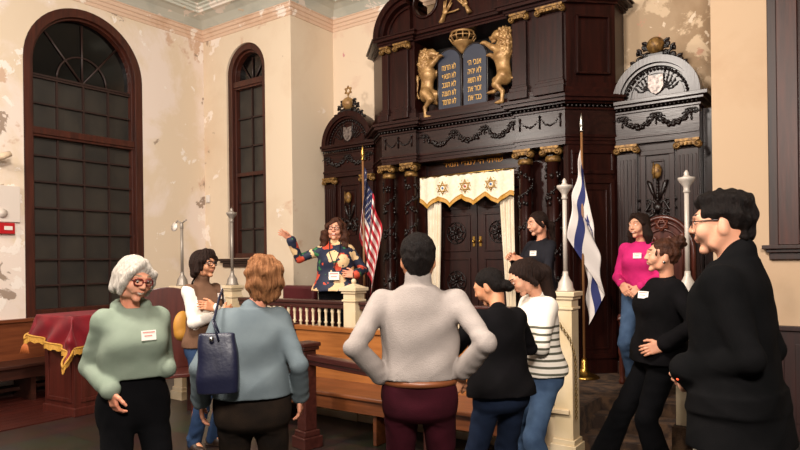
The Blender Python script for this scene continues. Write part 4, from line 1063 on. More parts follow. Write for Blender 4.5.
    for sd in (-1, 1):
        a = an[sd]; lg = legs.get(sd, {}); t = math.radians(lg.get('toe', sd*12)); dv = V3((math.sin(t), -math.cos(t), 0)); b = V3((a[0], a[1], .0))
        b[2] = a[2]-.085*s
        pr = [cap(b-dv*.035+V3((0, 0, .045)), b+dv*.04+V3((0, 0, .05)), .040, .042, .02), cap(b+dv*.05+V3((0, 0, .035)), b+dv*.15+V3((0, 0, .028)), .040, .030, .02), cap(b+V3((0, 0, .05)), b+V3((0, 0, .095)), .042, .044, .02),
              cap(b-dv*.045+V3((0, 0, .010)), b+dv*.16+V3((0, 0, .008)), .042, .040, .01, flat=((0, 0, 1), .25))]
        sdf_obj('shoe', [(pr, .008)], sm_, root)
    # --- upper garment with sleeves
    g = cfg['top']; ex = g.get('ex', .018); hem = g.get('hem', -.10); ml = g.get('mats', [g['m']])
    lv = []
    for h, rx, ry, cx, cy in ([(-.14, .158, .108, 0, .005)]+list(base[2:])):
        if h < hem-.02: continue
        t = max(0, min(1, (.30-h)/.35)); e = ex-.006+g.get('flare', .015)*t
        if h > .48: e = ex*.6
        lv.append((h*s, (rx*bulk+e)*s, (ry*bulk*g.get('deep', 1.0)+e)*s, cx*s, cy*s))
    lv = [l for l in lv if l[0] > hem*s]
    if lv: l0 = lv[0]; lv = [(hem*s, l0[1]+g.get('hemx', 0), l0[2]+g.get('hemx', 0), l0[3], l0[4])]+lv
    pr = [loft(org, TR, lv, .035, fold=g.get('fold', .006), ff=g.get('ff', 26))]
    if g.get('band'):                                              # ribbed hem band
        hb = g['band']; l0 = lv[0]; pr.append(loft(org, TR, [(hem*s-.0, l0[1]-.012, l0[2]-.012, l0[3], l0[4]), (hem*s+.05, l0[1]-.008, l0[2]-.008, l0[3], l0[4])], .008)); 
    if not male and g.get('bust', 1): pr += [ell(T((sd*.062*bulk, -(.075*bulk*g.get('deep', 1)+ex*.7), .325)), (.060*s*bulk, .052*s*bulk, .06*s*bulk), .05) for sd in (-1, 1)]
    if cfg.get('belly'): pr.append(ell(T((0, -.05, .12)), (.15*s*bulk, .12*s*bulk, .15*s), .06))
    sl = g.get('sl', 1.0)
    for sd in (-1, 1):
        u = wr[sd]-el[sd]; cuff = el[sd]+u*g.get('cuff', .90)
        pr += [ell(sh[sd]+V3((0, 0, -.006)), (.048*s*sl, .052*s*sl, .046*s*sl), .05), cap(sh[sd], el[sd], .049*s*sl, .042*s*sl, .03, fold=g.get('sfold', .003), ff=44), cap(el[sd], cuff, .042*s*sl, g.get('cr', .035)*s*sl, .015, fold=g.get('sfold', .003), ff=60)]
        if g.get('rib'): pr.append(cap(cuff-u*.12, cuff+u*.06, .036*s, .034*s, .008))
    col_ = g.get('collar')
    if col_ == 'turtle': pr += [cap(nb+V3((0, .008, -.02)), F.p((0, .018, -.105)), .064*s, .058*s, .02)]
    elif col_ == 'high': pr += [cap(nb+V3((0, .005, -.02)), nb+V3((0, .006, .036)), .070*s, .066*s, .02)]
    elif col_ == 'crew': pr += [cap(nb+V3((0, .014, -.065)), nb+V3((0, .016, -.030)), .068*s, .056*s, .02)]
    elif col_ == 'hood': pr += [cap(T((-.05, .055, .525)), T((.05, .055, .525)), .038*s, .038*s, .03, fold=.004), cap(T((-.078, .03, .520)), T((-.034, -.088, .450)), .030*s, .018*s, .012), cap(T((.078, .03, .520)), T((.034, -.088, .450)), .030*s, .018*s, .012), ell(T((0, .09, .46)), (.09*s, .05*s, .07*s), .04)]
    elif col_ == 'coat': pr += [cap(T((-.04, .04, .535)), T((.04, .04, .535)), .040*s, .040*s, .03), cap(T((-.06, .01, .53)), T((-.04, -.08, .45)), .026*s, .022*s, .02), cap(T((.06, .01, .53)), T((.04, -.08, .45)), .026*s, .022*s, .02), cap(nb+V3((0, .018, -.02)), nb+V3((0, .022, .03)), .068*s, .062*s, .02)]
    hole = [ell(F.p((0, -.03, -.14)), (.050, .05, .03), .01, sub=True)] if g.get('vneck') else []
    if g.get('skirt'):
        hz = g['skirt']; l0 = lv[0]; pr.append(loft(org, TR, [(hz*s, l0[1]+.015, l0[2]+.02, 0, .01), ((hz+hem)/2*s, l0[1]+.01, l0[2]+.012, 0, .01), (hem*s+.06, l0[1], l0[2], 0, 0)], .04, fold=.008, ff=14))
    up = sdf_obj(g.get('name', 'sweater'), [(pr+hole, g.get('res', .0075), wrinkles(g.get('wa', .0045), s))], ml, root, g.get('paint', lambda T_: None)(dict(T=T, s=s, sh=sh, el=el, wr=wr, org=org, TR=TR)) if g.get('paint') else None)
    if cfg.get('badge'):
        bx, bz, by = cfg['badge'][:3]; rz = cfg['badge'][3] if len(cfg['badge']) > 3 else 0
        M = Matrix.Translation(Vector(T((bx, by, bz)))) @ Matrix([list(r) for r in TR]).to_4x4() @ Matrix.Rotation(math.radians(rz), 4, 'Z') @ Matrix.Rotation(math.radians(cfg.get('btilt', -6)), 4, 'X')
        mb = MB(); mb.box(-.036, .036, -.002, .002, -.024, .024, M); bd = mb.build('name_badge', badge_m, root, local=True)
        mb = MB(); mb.box(-.030, .030, -.0032, -.002, .012, .018, M); mb.box(-.022, .016, -.0032, -.002, -.005, .001, M); mb.build('badge_print', badge_ink, bd, local=True)
    # --- hair
    hf = cfg['hair'](F)
    sdf_obj('hair', [(hf[0], hf[1])] if len(hf) < 4 or hf[3] is None else [(hf[0], hf[1], hf[3])], hf[2], root)
    if hd.get('glasses'):
        fm, rw, rh = hd['glasses']; mb = MB(); 
        for sd in (-1, 1):
            ring = [F.p((sd*.032+rw*math.copysign(abs(math.cos(a))**.75, math.cos(a)), -.106+abs(sd*.032+rw*math.cos(a))**2*3.2, .010+rh*math.copysign(abs(math.sin(a))**.75, math.sin(a)))) for a in [2*PI*i/20 for i in range(20)]]
            mb.tube(ring, hd.get('gr', .0028)*1.0, 5, closed=True); mb.tube([F.p((sd*(.032+rw), -.096, .016)), F.p((sd*.070, -.045, .016)), F.p((sd*.079, .012, .014))], .0026, 5)
        mb.tube([F.p((-.012, -.112, .014)), F.p((0, -.115, .017)), F.p((.012, -.112, .014))], .0026, 5)
        gl = mb.build('glasses', fm, root, local=True)
    return root, F, T, dict(sh=sh, el=el, wr=wr, nb=nb, s=s)

# ---------------------------------------------------------------- hair styles (head frame)
def curls(amp, f):
    def n(x, y, z): return amp*(np.sin(x*f+1.7*np.sin(y*f*.5))*np.cos(y*f+np.sin(z*f*.4))+np.sin(z*f*.9+1.2*np.sin(x*f*.6))*.7)
    return n
def strands(amp, f, cx=0, cy=0):
    def n(x, y, z):
        a = np.arctan2(y-cy, x-cx); return amp*(np.sin(a*f+z*9+1.5*np.sin(z*14))+.5*np.sin(a*f*2.3+z*5))
    return n
def face_cut(F, w=.063, top=.062, low=-.14, depth=-.045):
    return [F.ell((0, depth-.065, (top+low)/2), (w, .075, (top-low)/2), .012, sub=True)]
def hair_bob(m, part=.2, low=-.085, vol=0):
    def f(F):
        pr = [F.ell((0, .020, .038), (.081+vol, .099+vol, .089+vol), .02)]
        for s in (-1, 1): pr += [F.cap((s*.070, -.005, .02), (s*(.080+vol), .0, low+.02), .028, .022, .03), F.cap((s*.045, .06, .0), (s*.058, .06, low), .045, .035, .03), F.cap((s*.02, -.04, .105), (s*.074, -.052, .03), .022, .016, .02), F.cap((s*.074, -.050, .03), (s*.080, -.040, -.035), .016, .012, .015)]
        pr += [F.cap((0, .075, .02), (0, .075, low), .05, .04, .03)]
        pr += face_cut(F, .060, .072); return pr, .0048, m, strands(.0022, 34, F.o[0], F.o[1])
    return f
# ---------------------------------------------------------------- the eleven people
black_knit = fabric('black_knit', '0B0A0B', '121012'); black_wool = fabric('black_wool', '0A0A0B', '100F10', bscale=320)
sage = fabric('sage_fleece', '808A7B', '768172', bscale=260); greyblue = fabric('grey_blue_knit', '6A7478', '5F696E', bscale=300)
oat = fabric('oatmeal_jersey', 'A0958F', '928882', bscale=180, bump=.35); jeans_d = fabric('dark_denim', '1C2538', '151C2B'); jeans_l = fabric('light_denim', '3A4C66', '4B607C', ns=9)
jeans_m = fabric('mid_denim', '31435F', '243450'); maroon = fabric('maroon_twill', '3A121B', '2E0E15'); blackp = fabric('black_trouser', '08080A', '0C0B0D')
pinkk = fabric('pink_knit', 'CC2F72', 'B82664', bscale=180, bump=.3); charcoal = fabric('charcoal_rib', '26252A', '1D1C20'); brownk = fabric('brown_vest_knit', '6E5140', '5E4434', bscale=240, bump=.3)
whitek = fabric('white_knit', 'E4DDD3', 'D9D0C5'); navy_l = mat('navy_leather', '15172E', .4, bump=.1); whitetr = fabric('cream_trouser', 'D8CDBB')

def strip_mat():
    m = bpy.data.materials.new('striped_knit'); m.use_nodes = True; nt = m.node_tree; b = nt.nodes['Principled BSDF']; L = nt.links; b.inputs['Roughness'].default_value = .9; b.inputs['Specular IOR Level'].default_value = .2
    tc = nt.nodes.new('ShaderNodeTexCoord'); sp = nt.nodes.new('ShaderNodeSeparateXYZ'); L.new(tc.outputs['Object'], sp.inputs[0])
    mu = nt.nodes.new('ShaderNodeMath'); mu.operation = 'MULTIPLY'; mu.inputs[1].default_value = 1/.042; L.new(sp.outputs[2], mu.inputs[0])
    fr = nt.nodes.new('ShaderNodeMath'); fr.operation = 'FRACT'; L.new(mu.outputs[0], fr.inputs[0])
    lt = nt.nodes.new('ShaderNodeMath'); lt.operation = 'LESS_THAN'; lt.inputs[1].default_value = .36; L.new(fr.outputs[0], lt.inputs[0])
    zl = nt.nodes.new('ShaderNodeMath'); zl.operation = 'LESS_THAN'; zl.inputs[1].default_value = 1.165; L.new(sp.outputs[2], zl.inputs[0])
    an = nt.nodes.new('ShaderNodeMath'); an.operation = 'MULTIPLY'; L.new(lt.outputs[0], an.inputs[0]); L.new(zl.outputs[0], an.inputs[1])
    mx = nt.nodes.new('ShaderNodeMix'); mx.data_type = 'RGBA'; mx.inputs[6].default_value = rgb('E6DCCF'); mx.inputs[7].default_value = rgb('59574A'); L.new(an.outputs[0], mx.inputs[0]); L.new(mx.outputs[2], b.inputs['Base Color'])
    return m
def flower_mat():
    """navy jacket cloth printed with big cream, rust and green blooms"""
    m = bpy.data.materials.new('floral_print'); m.use_nodes = True; nt = m.node_tree; b = nt.nodes['Principled BSDF']; L = nt.links; b.inputs['Roughness'].default_value = .7
    tc = nt.nodes.new('ShaderNodeTexCoord'); cur = None
    col = rgb('161D35'); prev = nt.nodes.new('ShaderNodeRGB'); prev.outputs[0].default_value = col; cur = prev.outputs[0]
    for k, (c, s, th, off_) in enumerate((('2F6B3F', 8, .27, 11.3), ('C2452A', 6.5, .33, 4.7), ('DDB98A', 6.2, .42, .6))):
        mp = nt.nodes.new('ShaderNodeMapping'); mp.inputs['Location'].default_value = (off_, off_*.7, off_*1.3); L.new(tc.outputs['Object'], mp.inputs[0])
        nz = nt.nodes.new('ShaderNodeTexNoise'); nz.inputs['Scale'].default_value = 16; L.new(mp.outputs[0], nz.inputs['Vector'])
        ad = nt.nodes.new('ShaderNodeMix'); ad.data_type = 'RGBA'; ad.blend_type = 'LINEAR_LIGHT'; ad.inputs[0].default_value = .05; L.new(mp.outputs[0], ad.inputs[6]); L.new(nz.outputs['Color'], ad.inputs[7])
        vo = nt.nodes.new('ShaderNodeTexVoronoi'); vo.inputs['Scale'].default_value = s; vo.inputs['Randomness'].default_value = .9; L.new(ad.outputs[2], vo.inputs['Vector'])
        lt = nt.nodes.new('ShaderNodeMath'); lt.operation = 'LESS_THAN'; lt.inputs[1].default_value = th; L.new(vo.outputs['Distance'], lt.inputs[0])
        mx = nt.nodes.new('ShaderNodeMix'); mx.data_type = 'RGBA'; L.new(lt.outputs[0], mx.inputs[0]); L.new(cur, mx.inputs[6]); mx.inputs[7].default_value = rgb(c); cur = mx.outputs[2]
    L.new(cur, b.inputs['Base Color']); return m
def arm_paint(r1=.070, r2=.060):
    def mk(c):
        def f(q):
            m = np.zeros(len(q), dtype=int)
            for sd in (-1, 1):
                for a, b, r in ((c['sh'][sd]+V3((sd*.012, 0, -.03)), c['el'][sd], r1), (c['el'][sd], c['wr'][sd], r2)):
                    ab = b-a; t = np.clip(((q-a) @ ab)/ab.dot(ab), 0, 1); d = np.linalg.norm(q-a-t[:, None]*ab, axis=1); m[d < r*c['s']] = 1
            return m
        return f
    return mk
grey_hair = hairm('silver_hair', 'CFC6BB', 'A0968A'); dk_hair = hairm('dark_brown_hair', '1A0F0B', '2A1912'); bk_hair = hairm('near_black_hair', '0B0706', '160D0A'); red_hair = hairm('auburn_fluffy_hair', 'A06E48', '6E4428'); br_hair = hairm('brown_curly_hair', '2E1912', '4A2A1B', 0)

# 1 silver-haired woman in the sage hoodie
def hair_silver(F):
    f = hair_bob(grey_hair, low=-.070, vol=.004)(F); pr = f[0][:-1]
    pr += [F.cap((-.015, -.060, .105), (.060, -.082, .055), .020, .016, .02), F.cap((.060, -.082, .055), (.080, -.062, .0), .016, .014, .02), F.cap((-.015, -.060, .105), (-.066, -.072, .055), .020, .016, .02), F.cap((-.066, -.072, .055), (-.082, -.055, -.01), .016, .014, .02),
           F.cap((.082, -.05, -.01), (.078, -.03, -.075), .018, .014, .02), F.cap((-.084, -.05, -.01), (-.080, -.03, -.075), .018, .014, .02)]
    pr += [F.ell((.006, -.115, -.028), (.057, .062, .086), .01, sub=True)]
    return pr, f[1], f[2], strands(.0015, 46, F.o[0], F.o[1])
person('person with silver hair and red-rimmed glasses in a sage green hoodie', 132, 3.24, 0, 14, 1.62, dict(
    skin='pink', bulk=1.05, sway=0, head=dict(yaw=16, pitch=16, roll=6, glasses=(glass_r, .024, .018), gr=.0034, smile=.9, light_brow=1, fat=.006, down=1, scale=1.0),
    arm={-1: dict(w=(-.130, -.105, .955), pole=(-.30, 1, 0), hd=(.15, -.12, -.95), n=(-1, -.2, 0), th=(0, -1, 0), curl=.5), 1: dict(hide=1, w=(.135, -.105, 1.03), pole=(.28, 1, -.1), hd=(-.5, .45, -.6), n=(1, -.2, 0), th=(0, -1, 0), curl=.5)},
    pants=dict(m=blackp, w=1.0, flare=.075, top=.20), top=dict(name='hoodie', m=sage, ex=.030, hem=.145, flare=.022, fold=.008, collar='hood', sl=1.18, cuff=.99, cr=.043, band=1, deep=1.12, sfold=.004),
    badge=(.03, .375, -.190, 8), hair=hair_silver))

# 2 woman with crossed arms
def hair_dark_bob(F):
    f = hair_bob(dk_hair, low=-.075, vol=.012)(F); return f[0]+[F.cap((-.02, -.05, .115), (.075, -.06, .055), .03, .025, .03), F.cap((.03, -.06, .105), (-.075, -.05, .04), .028, .022, .03), F.ell((.012, -.12, -.022), (.056, .062, .095), .01, sub=True)], f[1], f[2], strands(.004, 20, F.o[0], F.o[1])
person('person with dark bob and glasses, arms folded over a brown knit vest', 203, 5.35, 0, 38, 1.68, dict(
    skin='olive', bulk=.95, head=dict(yaw=12, pitch=-3, glasses=(glass_f, .027, .021), gr=.0042, smile=.4), shoe_m=mat('brown_shoe', '2A1B12', .5),
    arm={-1: dict(w=(.035, -.215, 1.15), pole=(-.8, .2, -.9), hd=(.9, .1, .25), n=(0, -1, .2), th=(0, 0, 1), curl=.35), 1: dict(w=(-.08, -.245, 1.20), pole=(.8, .2, -.9), hd=(-.9, .25, .25), n=(0, -1, .2), th=(0, 0, 1), curl=.35)},
    pants=dict(name='jeans', m=jeans_m, flare=.06), top=dict(name='vest_and_shirt', m=brownk, mats=[brownk, whitek], paint=arm_paint(.075, .068), ex=.022, hem=-.03, flare=.02, collar='turtle', cuff=.97, sl=1.1),
    badge=(.075, .40, -.135, 10), hair=hair_dark_bob))

# 3 woman seen from behind with the shoulder bag
def hair_fluffy(F):
    pr = [F.ell((0, .02, .035), (.102, .110, .094), .02), F.ell((0, .04, -.03), (.098, .085, .085), .03), F.ell((0, .05, -.085), (.060, .055, .045), .03)]
    pr += face_cut(F, .055, .06)
    c = curls(.0065, 95); st = strands(.004, 22, F.o[0], F.o[1]); return pr, .0052, red_hair, lambda x, y, z: c(x, y, z)+st(x, y, z)
p3, F3_, T3, J3 = person('person seen from behind, fluffy auburn hair, grey-blue sweater and dark trousers', 251, 3.18, 0, 176, 1.62, dict(
    skin='pink', bulk=1.12, head=dict(yaw=10, pitch=-10, roll=0, noeyes=0, smile=.3, off=(-.06, 0, 0)),
    arm={1: dict(w=(.250, -.02, .88), pole=(.3, 1, 0), hd=(.02, -.15, -1), n=(.9, .2, 0), th=(0, -1, 0), curl=.35), -1: dict(w=(-.235, -.04, .88), pole=(-.3, 1, 0), hd=(0, -.1, -1), n=(-.9, .2, 0), th=(0, -1, 0), curl=.35)},
    pants=dict(m=fabric('charcoal_print', '1A1512', '2A2019'), w=1.02, flare=.07), top=dict(m=greyblue, ex=.034, hem=.05, flare=.042, fold=.006, collar='crew', sl=1.12, cuff=.97, cr=.045, deep=1.15, bust=0), hair=hair_fluffy))

# 5 man seen from behind, hands on hips
def hair_short_back(F):
    pr = [F.ell((0, .016, .044), (.087, .100, .091), .02), F.ell((0, .045, -.01), (.072, .070, .062), .03), F.ell((0, .058, -.060), (.050, .042, .030), .02)]
    pr += [F.ell((0, -.10, -.03), (.09, .085, .085), .01, sub=True)]
    for s in (-1, 1): pr.append(F.ell((s*.085, -.005, -.035), (.022, .03, .045), .01, sub=True))
    c = curls(.0016, 150); return pr, .0045, bk_hair, lambda x, y, z: c(x, y, z)
p5, F5, T5, J5 = person('person seen from behind in pale grey sweater and maroon trousers, hands on hips', 418, 3.15, 0, 178, 1.72, dict(
    male=1, skin='olive', bulk=1.04, shw=1.13, head=dict(yaw=3, pitch=0, smile=.2, off=(0, 0, -.012)), 
    arm={1: dict(w=(.165, .035, .985), pole=(.70, .85, -.1), hd=(-.75, .25, -.35), n=(.3, 1, .2), th=(0, .2, 1), curl=.9), -1: dict(w=(-.20, .030, 1.01), pole=(-.65, .85, .1), hd=(.40, -.15, -.8), n=(-.4, 1, .2), th=(-.3, -1, 0), curl=.5)},
    pants=dict(m=maroon, w=1.0, flare=.075), top=dict(m=oat, ex=.030, hem=.075, flare=.018, fold=.009, collar='high', sl=1.15, cuff=.86, cr=.046, band=1, sfold=.0045), hair=hair_short_back))
mb = MB(); mb.tube([T5((.172*math.cos(a), .126*math.sin(a)+.006, .062)) for a in [2*PI*i/32 for i in range(32)]], .017, 8, closed=True, flat=1.0)
mb.build('leather_belt', mat('tan_leather', '7A4526', .4, bump=.1), p5, local=True)

# 6 woman with the low bun, black sweater
def hair_bun(F):
    pr = [F.ell((0, .018, .038), (.080, .099, .088), .02), F.ell((0, .05, -.02), (.066, .058, .06), .03), F.ell((0, .118, -.045), (.042, .036, .040), .012, wob=(.003, 90)), F.ell((0, .135, -.07), (.03, .028, .02), .01)]
    pr += [F.ell((0, -.112, -.025), (.098, .085, .128), .01, sub=True)]
    for s in (-1, 1): pr.append(F.ell((s*.082, -.002, -.04), (.022, .030, .045), .01, sub=True))
    return pr, .0045, bk_hair, strands(.0013, 50, F.o[0], F.o[1]+.02)
person('person with a low dark bun and black sweater, back half turned to us', 499, 3.62, 0, -148, 1.55, dict(
    skin='olive', bulk=1.04, lean=5, head=dict(yaw=36, pitch=24, smile=.7, off=(0, -.03, -.015)),
    arm={1: dict(w=(.10, -.26, 1.06), pole=(.9, .4, -.5), hd=(-.6, -.5, 0), n=(0, -.3, 1), th=(0, -1, .3), curl=.4), -1: dict(w=(-.10, -.26, 1.06), pole=(-.9, .4, -.5), hd=(.6, -.5, 0), n=(0, -.3, 1), th=(0, -1, .3), curl=.4)},
    pants=dict(name='jeans', m=jeans_d, w=1.0, flare=.062), top=dict(m=black_knit, ex=.034, hem=-.03, flare=.03, collar='crew', sl=1.2, cuff=.93, bust=0, deep=1.1), hair=hair_bun))

# 7 woman in the striped sweater, long hair half tied
def hair_half(F):
    pr = [F.ell((0, .018, .038), (.082, .100, .090), .02), F.ell((0, .06, -.02), (.074, .06, .07), .03), cap(F.p((0, .10, .06)), F.p((0, .10, .06))+V3((.02, .085, -.06)), .034, .040, .03), cap(F.p((0, .10, .06))+V3((.02, .085, -.06)), F.p((0, .10, .06))+V3((.03, .115, -.22)), .044, .038, .03), cap(F.p((0, .10, .06))+V3((.03, .115, -.22)), F.p((0, .10, .06))+V3((.03, .10, -.36)), .036, .012, .03), F.ell((0, .105, .045), (.03, .028, .03), .01)]
    pr += [F.cap((-.07, -.01, .03), (-.078, .03, -.07), .022, .02, .02), F.cap((.07, -.01, .03), (.078, .03, -.07), .022, .02, .02), F.ell((0, -.112, -.025), (.098, .085, .128), .01, sub=True)]
    return pr, .0048, dk_hair, strands(.0022, 34, F.o[0], F.o[1]+.03)
person('person in cream sweater with dark stripes and light blue jeans, looking down', 540, 4.10, 0, -62, 1.60, dict(
    skin='fair', bulk=1.0, lean=4, head=dict(yaw=-8, pitch=32, smile=.2, down=1, off=(0, -.035, -.02)), shoe_m=mat('tan_shoe', '6B5138', .6),
    arm={1: dict(w=(.06, -.30, 1.03), pole=(.7, .7, -.8), hd=(-.4, -.8, .2), n=(.5, 0, .8), th=(-1, 0, .3), curl=.5), -1: dict(w=(-.08, -.27, 1.05), pole=(-.7, .7, -.8), hd=(.5, -.7, .2), n=(-.5, 0, .8), th=(1, 0, .3), curl=.5)},
    pants=dict(name='jeans', m=jeans_l, w=1.0, flare=.075), top=dict(m=strip_mat(), ex=.030, hem=-.02, flare=.02, collar='crew', sl=1.2, cuff=.92), hair=hair_half))

# 4 the speaker behind the railing, arm raised
def hair_long_curly(F):
    pr = [F.ell((0, .022, .045), (.098, .108, .090), .02)]
    for s in (-1, 1): pr += [F.cap((s*.075, .0, .03), (s*.110, .005, -.07), .042, .048, .03), F.cap((s*.110, .005, -.07), (s*.120, .0, -.175), .048, .040, .03), F.cap((s*.05, .06, 0), (s*.07, .07, -.18), .06, .05, .03), F.cap((s*.01, -.05, .105), (s*.080, -.055, .03), .026, .022, .02)]
    pr += [F.ell((.01, -.122, -.012), (.062, .074, .116), .01, sub=True)]
    c = curls(.0085, 85); return pr, .0058, br_hair, lambda x, y, z: c(x, y, z)
p4, F4, T4, J4 = person('person in bold floral jacket speaking behind the railing, one arm raised', 336, 6.98, PLAT, -6, 1.70, dict(
    skin='pink', bulk=1.12, head=dict(yaw=-6, pitch=-4, roll=4, smile=1, open=1, red=1, glasses=(glass_f, .024, .015), gr=.003, scale=1.04),
    arm={-1: dict(w=(-.47, -.16, 1.47), pole=(-.2, .3, -1), hd=(-.75, -.1, .55), n=(.35, .8, .55), th=(.3, 0, 1), curl=.12, spread=.35), 1: dict(w=(.225, -.205, 1.075), pole=(.7, .6, -.6), hd=(-.95, -.15, .1), n=(.1, -1, .1), th=(0, 0, 1), curl=.3, spread=.2)},
    pants=dict(m=blackp), top=dict(name='floral_jacket', m=flower_mat(), ex=.040, hem=.0, flare=.075, fold=.006, collar='coat', sl=1.15, cuff=.90, cr=.046, deep=1.05), hair=hair_long_curly))
mb = MB(); 
for sd in (-1, 1): mb.tube([T4((sd*.06, -.04, .56)), T4((sd*.055, -.16, .42)), T4((.0, -.20, .27)), T4((0, -.205, .22))], .006, 6)
ly = mb.build('lanyard', mat('lanyard_navy', '0D0F1D', .7), p4, local=True)
mb = MB(); q = T4((0, -.225, .165)); mb.box(q[0]-.055, q[0]+.055, q[1]-.003, q[1]+.003, q[2]-.042, q[2]+.042); bd = mb.build('name_badge', badge_m, p4, local=True)
mb = MB(); mb.box(q[0]-.045, q[0]+.045, q[1]-.0045, q[1]-.003, q[2]+.018, q[2]+.032); mb.box(q[0]-.035, q[0]+.03, q[1]-.0045, q[1]-.003, q[2]-.012, q[2]-.002); mb.build('badge_print', badge_ink, bd, local=True)
mb = MB()
for sd in (-1, 1): mb.ball(F4.p((sd*.078, -.005, -.05)), .010, 8)
mb.build('earring', badge_m, p4, local=True)
mb = MB(); w_ = J4['wr'][1]+unit(J4['wr'][1]-J4['el'][1])*.0; 
for k in range(12): a = 2*PI*k/12; mb.ball((w_[0]-.02, w_[1]+.03*math.cos(a), w_[2]+.03*math.sin(a)), .007, 6)
mb.build('bead_bracelet', mat('dark_beads', '1A1210', .3), p4, local=True)

# 8 woman by the ark columns
def hair_pony(F):
    pr = [F.ell((0, .018, .038), (.081, .100, .090), .02), F.cap((0, .08, .0), (.01, .140, -.05), .040, .034, .02), cap(F.p((.01, .140, -.05)), F.p((.01, .140, -.05))+V3((.02, .02, -.20)), .036, .014, .02), F.ell((0, -.112, -.025), (.098, .085, .130), .01, sub=True)]
    pr += [F.cap((.068, -.035, .04), (.080, .01, -.03), .018, .02, .02), F.cap((-.068, -.035, .04), (-.080, .01, -.03), .018, .02, .02)]
    return pr, .005, dk_hair, strands(.0015, 44, F.o[0], F.o[1]+.02)
person('person in charcoal top with dark ponytail by the ark columns, hands joined', 540, 6.2, PLAT, -48, 1.70, dict(
    skin='fair', bulk=1.0, head=dict(yaw=-14, pitch=12, smile=.9), shoe_m=mat('black_shoe', '14100E', .4),
    arm={-1: dict(w=(-.055, -.29, 1.23), pole=(-.8, .3, -1), hd=(.2, -.8, .3), n=(-.7, 0, .6), th=(.5, 0, 1), curl=.6), 1: dict(w=(.045, -.27, 1.21), pole=(.8, .3, -1), hd=(-.3, -.8, .3), n=(.7, 0, .6), th=(-.5, 0, 1), curl=.5)},
    pants=dict(name='jeans', m=jeans_d, flare=.05), top=dict(name='cardigan', m=charcoal, ex=.016, hem=-.04, flare=.014, collar='crew', cuff=.88, vneck=1), badge=(.060, .375, -.140, 14), hair=hair_pony))

# 9 woman in the pink sweater
def hair_wavy(F):
    pr = [F.ell((0, .020, .042), (.088, .104, .090), .02)]
    for s in (-1, 1): pr += [F.cap((s*.072, .0, .02), (s*.092, .01, -.09), .036, .042, .03), F.cap((s*.092, .01, -.09), (s*.088, .015, -.165), .042, .026, .03), F.cap((s*.012, -.055, .105), (s*.080, -.040, .03), .024, .022, .02)]
    pr += [F.cap((0, .06, 0), (0, .07, -.13), .07, .05, .03), F.ell((.008, -.118, -.012), (.062, .075, .118), .01, sub=True)]
    c = curls(.003, 60); return pr, .005, dk_hair, lambda x, y, z: c(x, y, z)
p9, F9, T9, J9 = person('person in bright pink sweater and blue jeans on the platform, hands clasped', 640, 5.75, PLAT, -22, 1.64, dict(
    skin='fair', bulk=.98, head=dict(yaw=-16, pitch=4, smile=.95), shoe_m=mat('white_sneaker', 'CFC3B5', .6),
    arm={-1: dict(w=(-.085, -.20, .99), pole=(-.6, .8, -.2), hd=(.55, -.25, -.8), n=(-.2, -1, .2), th=(.6, 0, 1), curl=.5), 1: dict(w=(.08, -.21, .965), pole=(.6, .8, -.2), hd=(-.6, -.2, -.7), n=(.2, -1, .2), th=(-.6, 0, 1), curl=.5)},
    leg={1: dict(a=(.17, -.20, .085), toe=35), -1: dict(a=(-.07, .03, .085), toe=-10)},
    pants=dict(name='jeans', m=jeans_l, flare=.062), top=dict(m=pinkk, ex=.026, hem=.055, flare=.016, collar='crew', sl=1.2, cuff=.93, band=1), badge=(.035, .385, -.150, 4), hair=hair_wavy))
mb = MB(); mb.tube([T9((.158*math.cos(a), .117*math.sin(a)+.0, .045)) for a in [2*PI*i/32 for i in range(32)]], .014, 8, closed=True); bl = mb.build('belt', mat('black_belt', '0C0A0A', .35), p9, local=True)
mb = MB(); q = T9((-.01, -.132, .045)); mb.box(q[0]-.022, q[0]+.022, q[1]-.008, q[1]+.004, q[2]-.018, q[2]+.018); mb.build('belt_buckle', mat('brass', 'B08A45', .3, metal=1), bl, local=True)

# 10 woman in black with the curly top bun
def hair_curly_bun(F):
    pr = [F.ell((0, .018, .040), (.082, .101, .090), .02), F.ell((0, .105, .105), (.052, .050, .048), .015, wob=(.006, 100)), F.ell((0, .055, .02), (.075, .065, .08), .03), F.ell((0, -.112, -.025), (.098, .085, .128), .01, sub=True)]
    for s in (-1, 1): pr += [F.ell((s*.083, -.002, -.04), (.022, .030, .045), .01, sub=True), F.cap((s*.072, -.05, .05), (s*.078, -.052, -.005), .008, .005, .008)]
    c = curls(.0045, 105); return pr, .0048, br_hair, lambda x, y, z: c(x, y, z)
p10, F10, T10, J10 = person('person in black with curly high bun and wrist watch, smiling in profile', 658, 4.36, 0, -66, 1.71, dict(
    skin='fair', bulk=1.08, lean=-4, head=dict(yaw=-12, pitch=-2, smile=1), shoe_m=mat('white_shoe', 'B8B0A8', .5),
    arm={1: dict(w=(.205, -.07, .985), pole=(.9, .9, -.1), hd=(-.15, -.95, -.25), n=(.9, -.1, .3), th=(0, 0, 1), curl=.35), -1: dict(hide=1, w=(-.16, -.02, .93), pole=(-.9, .6, -.1), hd=(.1, -.9, -.4), n=(-1, 0, 0), th=(0, 0, 1), curl=.4)},
    leg={1: dict(a=(.13, -.02, .085)), -1: dict(a=(-.10, -.42, .085), pole=(0, -1, .1))},
    pants=dict(m=blackp, w=1.05, flare=.098), top=dict(m=black_knit, ex=.034, hem=-.06, flare=.03, collar='crew', sl=1.3, cuff=.90, cr=.044, deep=1.1), badge=(.075, .395, -.165, 38), hair=hair_curly_bun))
u_ = unit(J10['wr'][1]-J10['el'][1]); w_ = J10['wr'][1]-u_*.015; a1 = unit(np.cross(u_, (0, 0, 1))); a2 = np.cross(u_, a1)
